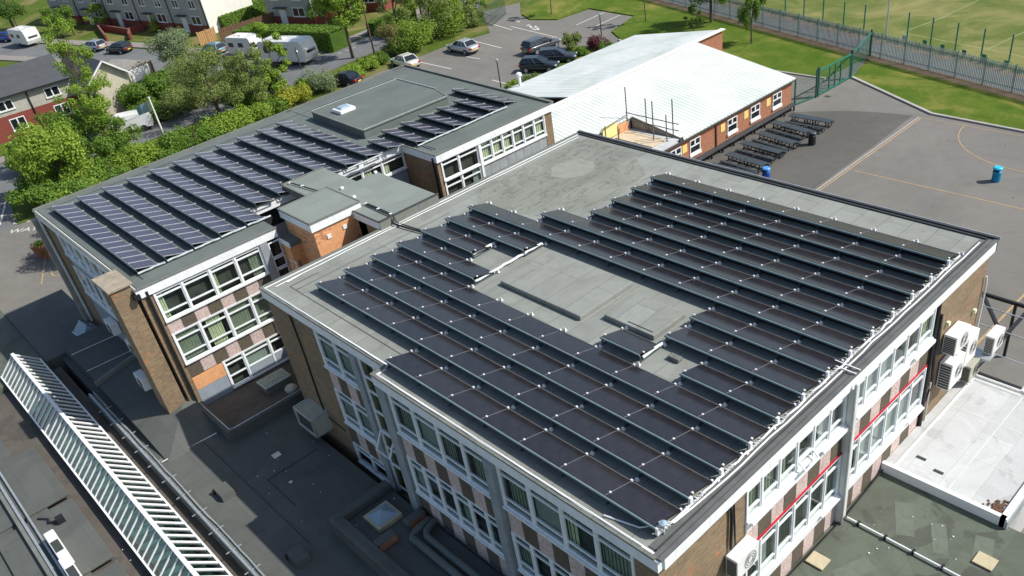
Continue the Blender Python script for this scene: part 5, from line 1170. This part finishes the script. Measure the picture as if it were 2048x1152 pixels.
# ================================================================ HOUSES
def house_window(parent, F_, s0, s1, z0, z1, fr='white'):
    o = MB(); F_.box(o, s0, s0 + .09, z0, z1, 0, .05); F_.box(o, s1 - .09, s1, z0, z1, 0, .05); F_.box(o, s0 + .09, s1 - .09, z1 - .09, z1, 0, .05); F_.box(o, s0 - .05, s1 + .05, z0 - .1, z0 + .05, 0, .1); F_.box(o, (s0 + s1) / 2 - .06, (s0 + s1) / 2 + .06, z0 + .05, z1 - .09, 0, .048)
    w_ = o.build('window', M[fr], parent); g = MB(); F_.quad(g, s0 + .09, s1 - .09, z0 + .05, z1 - .09, .012); g.build('pane', M['carglass'], w_)
# semi-detached house at left: facade faces +x
h1 = thing('semi_detached_house', 'semi-detached house with a grey slate roof, rendered above red brick, at far left', 'house', (-75, 6, 0))
MB().box(-4.5, 3.5, -14, 7.4, 0, 2.4).build('lower_wall', M['brick_house'], h1)
MB().box(-4.48, 3.49, -14.0, 7.39, 2.4, 4.4).build('upper_wall', M['render_c'], h1)
MB().box(-4.4, 8.6, 7.41, 11.2, 0, 4.3).face([(8.6, 7.41, 4.3), (8.6, 11.2, 4.3), (8.6, 9.3, 5.9)]).build('wing_wall', M['render_w2'], h1)
MB().face([(3.9, -14.4, 4.3), (3.9, 7.2, 4.3), (-.6, 7.2, 6.2), (-.6, -14.4, 6.2)]).face([(-5, 7.6, 4.3), (-5, -14.4, 4.3), (-.6, -14.4, 6.2), (-.6, 7.2, 6.2)]).build('roof', M['slate'], h1)
MB().face([(9.0, 7.1, 4.15), (9.0, 9.3, 6.02), (-1.6, 9.3, 6.02), (-1.6, 7.1, 4.15)]).face([(9.0, 11.6, 4.15), (-1.6, 11.6, 4.15), (-1.6, 9.3, 6.02), (9.0, 9.3, 6.02)]).build('wing_roof', M['slate'], h1)
MB().bar((9.02, 7.1, 4.15), (9.02, 9.3, 6.03), .14).bar((9.02, 11.6, 4.15), (9.02, 9.3, 6.03), .14).build('bargeboard', M['white'], h1)
MB().box(3.85, 4.0, -14.4, 7.0, 4.2, 4.33).box(3.52, 3.62, 2.4, 2.52, 0, 4.25).build('gutter', M['black'], h1)
F1 = Fac('y', 3.5)
for s in (-.6, 4.1): house_window(h1, F1, s, s + 1.5, 2.95, 3.9)
for s in (-.2, 4.3): house_window(h1, F1, s, s + 1.5, .8, 2.0)
for s in (-6.5, -12): house_window(h1, F1, s, s + 1.5, 2.95, 3.9); house_window(h1, F1, s, s + 1.5, .8, 2.0)
gx, gy = gp(262, 152)
gg = thing('garage', 'low grey-roofed garage with a white door behind the trees', 'garage', (*gp(258, 138, 1.2), 0), math.radians(20))
gg.scale = (.75, .75, .8); MB().box(-3, 2.6, -2.4, 2.4, 0, 2.1).build('wall', M['render_c'], gg); MB().hexa([(-3.2, -2.6, 2.1), (2.8, -2.6, 2.1), (2.8, 2.6, 2.1), (-3.2, 2.6, 2.1), (-3.2, -.1, 2.9), (2.8, -.1, 2.9), (2.8, .1, 2.9), (-3.2, .1, 2.9)]).build('roof', M['concrete'], gg)
MB().box(2.61, 2.65, -1.9, 1.7, .05, 2.0).build('door', M['white'], gg)
bx, by = gp(277, 156); tag(MB().box(bx - .3, bx + .3, by - .3, by + .3, 0, 1.0).hexa([(bx - .33, by - .33, 1.0), (bx + .33, by - .33, 1.0), (bx + .33, by + .33, 1.0), (bx - .33, by + .33, 1.0), (bx - .3, by - .3, 1.08), (bx + .3, by - .3, 1.12), (bx + .3, by + .3, 1.12), (bx - .3, by + .3, 1.08)]).build('wheelie_bin', M['bin_blue']), 'blue wheelie bin beside the white garage door', 'bin')
# terrace facing the side road (local x along the facade, local -y towards the road)
ang = math.atan2(37.6 - 29.5, -91.7 + 131.8)
def terrace(loc, rz, widths, label, mats, doors=True, red=1.2, hh=5.2):
    t = thing('terraced_house', label, 'house', loc, rz); x = 0
    for i, w_ in enumerate(widths):
        MB().box(-x - w_, -x - .01, 0, 8, red, hh).build('upper_wall', M[mats[i % len(mats)]], t)
        MB().box(-x - w_, -x - .01, -.01, 7.99, 0, red).build('brick_base', M['brick_house'], t)
        F_ = Fac('x', 0.0)
        for s in (.18, .66): house_window(t, F_, -x - w_ * (s + .18), -x - w_ * s, 3.4, 4.5)
        house_window(t, F_, -x - w_ * .42, -x - w_ * .16, 1.25, 2.4)
        q = MB(); F_.box(q, -x - w_ * .72, -x - w_ * .58, 0, 2.1, .0, .05); q.build('door', M['white'], t)
        q = MB(); F_.box(q, -x - w_ * .78, -x - w_ * .52, 2.35, 2.45, 0, .7); q.build('porch_canopy', M['slate'], t)
        MB().tube([(-x, -.08, 0), (-x, -.08, hh)], .06, 6).build('downpipe', M['black'], t); x += w_
    MB().face([(.3, -.4, hh - .1), (.3, 4, hh + 2.4), (-x - .3, 4, hh + 2.4), (-x - .3, -.4, hh - .1)]).face([(.3, 8.4, hh - .1), (.3, 4, hh + 2.4), (-x - .3, 4, hh + 2.4), (-x - .3, 8.4, hh - .1)]).build('roof', M['slate'], t)
    return t
tr = terrace((-91.7, 37.4, 0), ang, [8.2, 8.5, 8.5, 8.5, 8.5], 'grey pebbledash terrace with red brick bases along the side road', ['render_g', 'render_g', 'render_c'])
MB().box(.0, .25, 0, 8.0, 0, 5.2).face([(.25, 0, 5.2), (.25, 8, 5.2), (.25, 4, 7.5)]).build('white_gable', M['render_w'], tr)
gw = MB(); 
for a, b in (((200, 62), (215, 82)), ((200, 60), (262, 70)), ((262, 68), (290, 60)), ((262, 68), (262, 80))): A_ = gp(*a); B_ = gp(*b); gw.bar((*A_, .45), (*B_, .45), .25, .9)
tag(gw.build('garden_wall', M['brick_house']), 'low red brick garden walls in front of the terrace', 'wall')
h3 = terrace((*gp(632, 52), 0), ang + .1, [8.5], 'pebbledash house with a red brick base beyond the clipped hedge', ['render_g', 'render_c'])
h4 = terrace((*gp(770, 22), 0), ang + .25, [8.0], 'house with red brick and white porch glimpsed behind the vivid green tree', ['render_c'])
tag(text('AALL', .001, (0, 0, -5), 0, M['white'], 'x'), kind='structure') if False else None
tag(MB().box(-97, -87, 58, 66, 0, 5.5).build('far_house', M['render_w']), 'pale house at the top edge behind the hedge', 'house') if False else None
# fences by the hedge
def board_fence(a, b, h, label, m='wood', name='board_fence'):
    A_ = Vector((*gp(*a), 0)); B_ = Vector((*gp(*b), 0)); t = thing(name, label, 'fence', A_); D_ = B_ - A_; n = max(2, int(D_.length / 1.8)); d = D_.normalized()
    q = MB(); k = int(D_.length / .3)
    for i in range(k): p = D_ * (i + .5) / k; q.bar(p - d * .13 + Vector((0, 0, h / 2)), p + d * .13 + Vector((0, 0, h / 2)), .04 + .015 * (i % 2), h)
    q.build('board_panel', M[m], t)
    for i in range(n + 1): p = D_ * i / n; MB().bar(p, p + Vector((0, 0, h + .12)), .12).build('post', M[m], t)
board_fence((446, 86), (560, 48), 1.8, 'dark brown board fence between the two clipped hedges')
board_fence((282, 148), (312, 150), 1.7, 'brown board fence beside the garage', 'wood')
board_fence((402, 92), (435, 80), 1.7, 'short orange timber fence below the white gable', 'wood_l')

# ================================================================ POLES, SIGN, FLAG
fl = thing('flagpole', 'white flagpole with a yellow and grey flag among the trees', 'flagpole', (*gp(340, 300), 0))
MB().lathe([(.09, 0), (.07, 5.0), (.1, 5.02), (.1, 5.12), (.02, 5.15)], (0, 0, 0), 10).build('pole', M['white'], fl)
fg = MB(); pa = [(0, .0), (.5, .12), (1.1, -.05), (1.7, .1)]
def cloth(i, z0, z1, m, name):
    q = MB()
    for (a, oa), (b, ob) in zip(pa[i[0]:i[1]], pa[i[0] + 1:i[1] + 1]): q.hexa([(-a * .7, -a * .7 + oa, z0 - a * .2), (-b * .7, -b * .7 + ob, z0 - b * .2), (-b * .7 + .01, -b * .7 + ob + .02, z0 - b * .2), (-a * .7 + .01, -a * .7 + oa + .02, z0 - a * .2), (-a * .7, -a * .7 + oa, z1 - a * .35), (-b * .7, -b * .7 + ob, z1 - b * .35), (-b * .7 + .01, -b * .7 + ob + .02, z1 - b * .35), (-a * .7 + .01, -a * .7 + oa + .02, z1 - a * .35)])
    q.build(name, M[m], fl)
cloth((0, 1), 3.9, 4.9, 'yellow2', 'flag'); cloth((1, 3), 3.9, 4.9, 'sign_blue', 'flag')
sg = thing('sign_board', 'pale blue notice board on two white posts seen from behind, among the shrubs', 'sign', (*gp(168, 330), 0), math.radians(60))
for x in (0, 2.4): MB().lathe([(.06, 0), (.06, 3.6)], (x, 0, 0), 8).bar((x, 0, 1.2), (x, .7, 0), .05).build('post', M['white'], sg)
MB().box(-.05, 2.45, -.04, .04, 1.5, 3.3).build('board', M['sign_blue'], sg)
for i, ((px, py), h) in enumerate([((1003, 182), 2.9), ((1203, 72), 2.2)]):
    t = thing('lamp_post', ['black lamp post in the car park beside the white roof', 'black lamp post beside the purple shrub'][i], 'street lamp', (*gp(px, py), 0))
    MB().lathe([(.06, 0), (.045, h)], (0, 0, 0), 8).build('post', M['black'], t); MB().lathe([(.08, h), (.16, h + .12), (.14, h + .22), (.03, h + .28)], (0, 0, 0), 10).build('lamp_head', M['galv'], t)
rs = thing('road_sign', 'round road sign on a grey post beside the large caravan', 'sign', (*gp(603, 140), 0)); MB().lathe([(.05, 0), (.05, 2.6)], (0, 0, 0), 8).build('post', M['grille'], rs); MB().tube([(0, -.02, 2.0), (0, .02, 2.0)], .35, 16).build('disc', M['galv'], rs)
for i, (px, py, h) in enumerate([(750, 112, 6.5), (38, 60, 9)]):
    tag(MB().lathe([(.1, 0), (.08, h)], (*gp(px, py), 0), 8).build('utility_pole', M['wood']), ['dark timber pole beside the bright green tree', 'brown timber pole at the far left beside the caravan'][i], 'pole')
cg = thing('car_park_gate', 'tall grey mesh gates at the car park entrance', 'gate', (*gp(985, 52), 0)); a_ = Vector((0, 0, 0)); 
for e, nm in ((gp(957, 42), 'gate_leaf'), (gp(1012, 28), 'gate_leaf')):
    b_ = Vector((e[0] - cg.location.x, e[1] - cg.location.y, 0)); q = MB(); n = int(b_.length / .3)
    for k in range(n + 1): q.bar(b_ * k / n, b_ * k / n + Vector((0, 0, 2.4)), .03)
    for z in (.1, 1.2, 2.4): q.bar(a_ + Vector((0, 0, z)), b_ + Vector((0, 0, z)), .05)
    q.build(nm, M['green_dark'], cg)
pt = thing('planter', 'tapered terracotta-coloured planter with a clipped bush at the left corner of the rear wing', 'planter', (*gp(96, 512), 0), .5)
MB().hexa([(-.55, -.35, 0), (.55, -.35, 0), (.55, .35, 0), (-.55, .35, 0), (-.7, -.5, 1.0), (.7, -.5, 1.0), (.7, .5, 1.0), (-.7, .5, 1.0)]).build('box', mat('terracotta', (.42, .15, .08), .8, .1), pt)

# ================================================================ TREES
def leafmesh(clumps, n, size, rnd, thin=1.0):
    """clumps: (x,y,z,rx,rz). leaves as small bent quads spread through each clump"""
    v = []; f = []
    tot = sum(c[3] * c[3] * c[4] for c in clumps)
    for cx, cy, cz, rx, rz in clumps:
        k = max(6, int(n * rx * rx * rz / tot))
        for _ in range(k):
            while True:
                a, b, c = rnd.uniform(-1, 1), rnd.uniform(-1, 1), rnd.uniform(-1, 1); d = a * a + b * b + c * c
                if d <= 1 and (d > .3 or rnd.random() < .35): break
            wob_ = 1 + .25 * math.sin(5 * a + 3 * c + cx) * math.cos(4 * b - cy)
            x, y, z = cx + a * rx * wob_, cy + b * rx * wob_, cz + c * rz * wob_
            s = size * rnd.uniform(.55, 1.3)
            n_ = Vector((a + rnd.gauss(0, .6), b + rnd.gauss(0, .6), c + .5 + rnd.gauss(0, .5))).normalized()
            t1 = n_.orthogonal().normalized(); an = rnd.uniform(0, 6.28); t1 = (t1 * math.cos(an) + n_.cross(t1) * math.sin(an)); t2 = n_.cross(t1)
            i = len(v); p = Vector((x, y, z))
            v += [tuple(p - t1 * s), tuple(p + t2 * s * .55 + n_ * s * .15), tuple(p + t1 * s), tuple(p - t2 * s * .55 + n_ * s * .15)]
            f.append((i, i + 1, i + 2, i + 3))
    return v, f
NT = [0]
def tree(base, h, r, kind, label, shape='round', n=2600, leaf=.17, dens=2.0, cat='tree', name='tree', bark='bark', limbs=5, crown0=.3, group=None, seed=None, nclump=None):
    NT[0] += 1; rnd = random.Random(seed or NT[0] * 13)
    t = thing(name, label, cat, (base[0], base[1], 0), 0, group)
    cl = []
    if shape == 'round':
        k = int((nclump or 12) * 1.7)
        for i in range(k):
            a = rnd.uniform(0, 6.28); rr_ = r * .8 * math.sqrt(rnd.random()); z = h * crown0 + (h * (1 - crown0)) * rnd.uniform(.15, .85)
            q = 1 - abs((z / h - (1 + crown0) / 2) / ((1 - crown0) / 2)) * .55
            s = r * rnd.uniform(.17, .36); cl.append((rr_ * q * math.cos(a), rr_ * q * math.sin(a), z, s, s * .8))
    elif shape == 'bush':
        for i in range(int((nclump or 9) * 1.6)):
            a = rnd.uniform(0, 6.28); rr_ = r * .75 * math.sqrt(rnd.random()); s = r * rnd.uniform(.22, .42); z = h * rnd.uniform(.25, .68) * (1 - .3 * rr_ / r); cl.append((rr_ * math.cos(a), rr_ * math.sin(a), z, s, min(s, z)))
    elif shape == 'cone':
        for i in range(9):
            f_ = i / 8; cl.append((rnd.uniform(-.1, .1) * r, rnd.uniform(-.1, .1) * r, h * (.12 + .82 * f_), r * (1 - .8 * f_), h * .1))
    elif shape == 'sparse':
        for i in range(nclump or 22):
            a = rnd.uniform(0, 6.28); f_ = rnd.uniform(0, 1); z = h * (crown0 + (1 - crown0) * f_); rr_ = r * (.35 + .65 * math.sin(3.1 * min(.97, f_ + .12))) * rnd.uniform(.3, 1); s = r * rnd.uniform(.11, .25); cl.append((rr_ * math.cos(a), rr_ * math.sin(a), z, s, s * .8))
    elif shape == 'weep':
        for i in range(nclump or 16):
            a = rnd.uniform(0, 6.28); rr_ = r * rnd.uniform(.2, .9); z = h * rnd.uniform(.4, .85); cl.append((rr_ * math.cos(a), rr_ * math.sin(a), z, r * .2, h * .16))
    v, f = leafmesh(cl, int(n * dens * 1.25), leaf * .62, rnd)
    me = bpy.data.meshes.new('crown'); me.from_pydata(v, [], f); me.materials.append(FOL[kind]); o = bpy.data.objects.new('crown', me); col.objects.link(o); o.parent = t
    w_ = MB(); tr_ = max(.045, r * (.035 if shape == 'sparse' else .055)); top = h * (.85 if shape in ('sparse', 'cone') else .62)
    w_.tube([(0, 0, 0), (rnd.uniform(-.1, .1), rnd.uniform(-.1, .1), top * .5), (rnd.uniform(-.2, .2), rnd.uniform(-.2, .2), top)], [tr_ * 1.3, tr_, tr_ * .35], 7)
    w_.build('trunk', M[bark], t)
    if limbs:
        q = MB()
        for c in rnd.sample(cl, min(len(cl), limbs)):
            z0 = min(c[2] * .7, top * .8); q.tube([(0, 0, z0), (c[0] * .55, c[1] * .55, (z0 + c[2]) / 2 + .1), (c[0], c[1], c[2])], [tr_ * .6, tr_ * .4, tr_ * .15], 5)
        q.build('limb', M[bark], t)
    return t
def shrub(px, py, h, r, kind, label, **k): 
    return tree(gp(px, py), h, r, kind, label, shape=k.pop('shape', 'bush'), cat='shrub', name='shrub', limbs=k.pop('limbs', 3), **k)
TR = tree
TR(gp(232, 318), 13.0, 2.5, 'bright', 'tall thin-crowned tree rising in front of the slate-roofed house', 'sparse', 4600, .15, crown0=.12, nclump=90, limbs=26)
TR(gp(362, 150), 5.4, 3.3, 'grey', 'rounded pale green tree beside the garage fence', 'round', 4200, .16)
TR(gp(440, 232), 6.6, 4.6, 'olive', 'wide open-branched tree behind the rear wing', 'sparse', 5200, .14, nclump=40, limbs=18, crown0=.3)
TR(gp(520, 225), 6.0, 3.4, 'olive', 'loose yellow-green tree left of the large caravan', 'sparse', 3200, .15, nclump=24, limbs=10)
TR(gp(290, 232), 3.2, 2.8, 'mid', 'green tree just behind the white van', 'round', 4200, .17)
TR(gp(335, 218), 4.0, 3.0, 'mid', 'mid green bushy tree right of the white van', 'round', 3600, .17)
TR(gp(200, 262), 3.6, 2.2, 'mid', 'leafy tree below the thin-crowned tree, against the red brick', 'round', 3200, .17)
TR(gp(142, 388), 6.4, 3.9, 'bright', 'large bright green tree at the left end of the rear wing', 'round', 6500, .2, crown0=.1, nclump=18)
TR(gp(84, 345), 3.4, 2.6, 'bright', 'bright green bush at the left edge of the picture', 'bush', 3200, .18, cat='shrub', name='shrub')
TR(gp(92, 420), 4.2, 2.3, 'mid', 'leafy shrub overhanging the front drive', 'bush', 2600, .2, cat='shrub', name='shrub')
TR((-34.5, 1.5), 5.0, 3.2, 'bright', 'leafy tree tight behind the left corner of the rear roof', 'round', 3000, .18)
TR((-38.5, 2.0), 4.2, 2.6, 'mid', 'leafy tree shading the lettering on the front drive', 'round', 2600, .18)
TR(gp(195, 362), 4.4, 2.8, 'mid', 'green tree wrapped around the notice board', 'round', 3200, .18, crown0=.1)
TR(gp(150, 318), 3.0, 3.0, 'olive', 'yellow-green bushes in the garden of the slate-roofed house', 'bush', 3200, .17, cat='shrub', name='shrub')
TR(gp(565, 190), 7.2, 2.4, 'bright', 'slender bright green tree in front of the large caravan', 'sparse', 3600, .16, nclump=26, crown0=.15)
TR(gp(706, 116), 9.5, 2.9, 'bright', 'vivid green roadside tree with a dark trunk by the hedge end', 'round', 5200, .2, crown0=.32, nclump=20)
TR(gp(655, 60), 6.0, 3.4, 'mid', 'leafy tree between the houses at the top', 'round', 3000, .2)
TR(gp(791, 112), 5.2, 1.9, 'brown', 'bronze-brown conifer at the end of the roadside shrubs', 'bush', 2200, .15, nclump=12)
TR(gp(312, 62), 2.4, .9, 'yellow', 'golden clipped conifer in a terrace garden', 'cone', 900, .12, cat='shrub', name='shrub')
TR(gp(120, 62), 3.6, 2.2, 'mid', 'garden tree beside the terrace at far left', 'round', 1800, .18)
TR(gp(30, 60), 5.2, 3.6, 'dark', 'dark garden tree in the top left corner', 'round', 3000, .2)
TR(gp(150, 70), 4.2, 2.4, 'mid', 'bushy green garden tree behind the silver-blue car', 'round', 2200, .17)
for i, (px, py, h, r, kd) in enumerate([(235, 372, 3.0, 2.4, 'mid'), (290, 345, 3.0, 2.4, 'bright'), (350, 322, 3.0, 2.4, 'mid'), (405, 300, 3.0, 2.5, 'mid'), (455, 278, 3.0, 2.5, 'bright'), (505, 256, 2.8, 2.4, 'bright'), (548, 232, 2.4, 2.1, 'mid'), (590, 214, 2.6, 2.2, 'yellow'), (500, 215, 2.8, 2.4, 'mid'), (180, 392, 3.6, 2.6, 'bright')]):
    shrub(px, py, h, r, kd, 'leafy shrub of the border behind the rear roof, %s from the left' % ORD[i], n=2000, leaf=.16, group='border shrubs behind the rear roof')
for i, (px, py, h, r, kd) in enumerate([(262, 212, 2.2, 2.2, 'mid'), (330, 198, 2.8, 2.6, 'mid'), (385, 178, 4.2, 2.8, 'olive'), (300, 245, 3.0, 2.4, 'mid'), (365, 228, 3.6, 2.8, 'olive'), (410, 205, 4.4, 3.0, 'olive'), (475, 195, 4.2, 2.6, 'mid'), (535, 190, 3.4, 2.4, 'mid'), (205, 300, 2.6, 2.0, 'bright'), (240, 300, 2.2, 1.9, 'mid')]):
    shrub(px, py, h, r, kd, 'garden bush between the front road and the houses, %s from the left' % ORD[i], n=2400, leaf=.15, group='garden bushes behind the front road')
TR(gp(165, 345), 5.6, 3.0, 'mid', 'green tree filling the gap behind the sign posts', 'sparse', 3200, .16, nclump=50, limbs=14, crown0=.1)
TR(gp(255, 325), 4.2, 2.6, 'mid', 'loose green tree in front of the white van', 'sparse', 2600, .15, nclump=40, limbs=12, crown0=.1)
TR(gp(20, 25), 6.5, 3.2, 'mid', 'leafy tree cut by the top left corner', 'round', 3000, .18)
TR(gp(205, 55), 3.4, 2.0, 'bright', 'low bright tree in front of the terrace windows', 'sparse', 1800, .15, nclump=30)
TR(gp(720, 40), 7.0, 3.0, 'mid', 'green tree between the hedge and the roadside houses', 'round', 3600, .18)
shrub(645, 182, 2.9, 2.3, 'grey', 'rounded grey-green shrub beside the road', n=3400, leaf=.12)
shrub(610, 195, 2.4, 1.9, 'mid', 'green shrub left of the grey-green rounded one', n=1600)
shrub(706, 160, 2.2, 1.8, 'bright', 'bright green shrub at the road edge near the black car', n=2000, leaf=.14)
shrub(738, 142, 1.9, 1.5, 'bright', 'bright green low shrub nearest the cream car', n=1500, leaf=.14)
shrub(765, 128, 1.6, 1.3, 'mid', 'small green shrub below the bronze conifer', n=1200, leaf=.13)
for i, (px, py, h, r, kd) in enumerate([(835, 98, 4.8, 3.0, 'bright'), (870, 80, 6.2, 3.4, 'olive'), (905, 68, 6.0, 3.2, 'bright'), (938, 56, 5.4, 2.8, 'olive'), (850, 60, 7.5, 3.6, 'bright'), (800, 75, 7.8, 3.6, 'olive'), (890, 40, 7.0, 3.4, 'mid'), (945, 38, 5.8, 2.8, 'bright'), (815, 108, 3.2, 2.0, 'mid')]):
    TR(gp(px, py), h, r, kd, 'tall shrub of the thicket left of the car park gates, %s of nine' % ORD[i], 'sparse' if i in (1, 3, 4, 5, 7) else 'bush', 2600, .16, nclump=20, limbs=8, crown0=.1, cat='shrub', name='shrub', group='thicket beside the car park')
shrub(1143, 100, 2.6, 1.45, 'olive', 'tall green shrub beside the dark estate car', n=2200, leaf=.12)
shrub(1198, 98, 1.9, 1.35, 'purple', 'purple-leaved shrub at the corner of the white roof', n=1700, leaf=.11)
shrub(1212, 104, 1.3, 1.0, 'mid', 'bright green shrub under the purple one', n=1200, leaf=.11)
shrub(1160, 112, 1.2, 1.1, 'mid', 'low green shrub at the white roof edge', n=1100, leaf=.11)
shrub(1060, 168, 1.3, 1.1, 'mid', 'low green shrub beside the white flue', n=1000, leaf=.11)
shrub(1028, 178, 1.0, .9, 'bright', 'small bright shrub at the rear roof corner', n=800, leaf=.11)
TR(gp(1103, 30), 5.5, 1.5, 'bright', 'young lawn tree nearest the car park gates', 'sparse', 900, .14, crown0=.5)
TR(gp(1292, 45), 6.5, 1.5, 'olive', 'young thin tree on the mown mound', 'sparse', 800, .14, crown0=.55)
TR(gp(1387, 66), 3.0, 1.1, 'dark', 'small dark conifer on the lawn near the fence', 'sparse', 900, .12, crown0=.2)
TR(gp(1422, 46), 7.5, 2.6, 'mid', 'dense weeping tree against the palisade fence', 'weep', 6000, .15, nclump=34)
TR(gp(1503, 88), 5.4, 1.5, 'mid', 'slim weeping tree with a bare trunk on the lawn', 'weep', 2600, .13, nclump=22)
bs = tree((pt.location.x, pt.location.y), 1.9, .75, 'bright', 'clipped bright green bush growing in the planter', 'bush', 1200, .1, cat='shrub', name='shrub', limbs=0)
# clipped hedges
def hedge(pts, w, h, label, kind='mid', n=9000):
    t = thing('hedge', label, 'hedge', (*gp(*pts[0]), 0)); o0 = Vector((*gp(*pts[0]), 0)); P_ = [Vector((*gp(*p), 0)) - o0 for p in pts]; rnd = random.Random(len(label))
    v = []; f = []; L = sum((b - a).length for a, b in zip(P_, P_[1:]))
    core_ = MB()
    for a, b in zip(P_, P_[1:]):
        d = (b - a); l = d.length; d.normalize(); nn = Vector((-d.y, d.x, 0)); core_.bar(a + Vector((0, 0, h * .46)), b + Vector((0, 0, h * .46)), w * .86, h * .9)
        for _ in range(int(n * l / L)):
            s = rnd.random() * l; side = rnd.random()
            if side < .45: q = rnd.uniform(-1, 1); z = h + rnd.gauss(0, .04); nr = Vector((0, 0, 1))
            else: q = 1 if side < .72 else -1; z = rnd.uniform(0, h); nr = nn * q
            p = a + d * s + nn * q * w / 2 * (1 - .06 * (z / h)) + Vector((0, 0, z)); nr = (nr + Vector((rnd.gauss(0, .4), rnd.gauss(0, .4), rnd.gauss(0, .4)))).normalized()
            t1 = nr.orthogonal().normalized(); t2 = nr.cross(t1); z_ = .13 * rnd.uniform(.6, 1.2); i = len(v)
            v += [tuple(p - t1 * z_), tuple(p - t2 * z_ * .7), tuple(p + t1 * z_), tuple(p + t2 * z_ * .7)]; f.append((i, i + 1, i + 2, i + 3))
    core_.build('hedge_core', FOL['dark'], t)
    me = bpy.data.meshes.new('foliage'); me.from_pydata(v, [], f); me.materials.append(FOL[kind]); o = bpy.data.objects.new('foliage', me); col.objects.link(o); o.parent = t
hedge([(440, 62), (500, 40), (552, 18)], 2.4, 1.9, 'clipped green hedge between the white gable and the brown fence')
hedge([(492, 92), (560, 92), (625, 94), (684, 98)], 3.2, 2.3, 'long clipped hedge behind the large caravan', 'mid', 14000)
hedge([(745, 72), (790, 52), (830, 40)], 1.4, 1.5, 'low clipped hedge along the road behind the thicket')
hedge([(30, 312), (95, 282), (150, 262)], 1.4, 1.1, 'low hedge in front of the red brick house wall', 'bright', 5000)
unsettle()
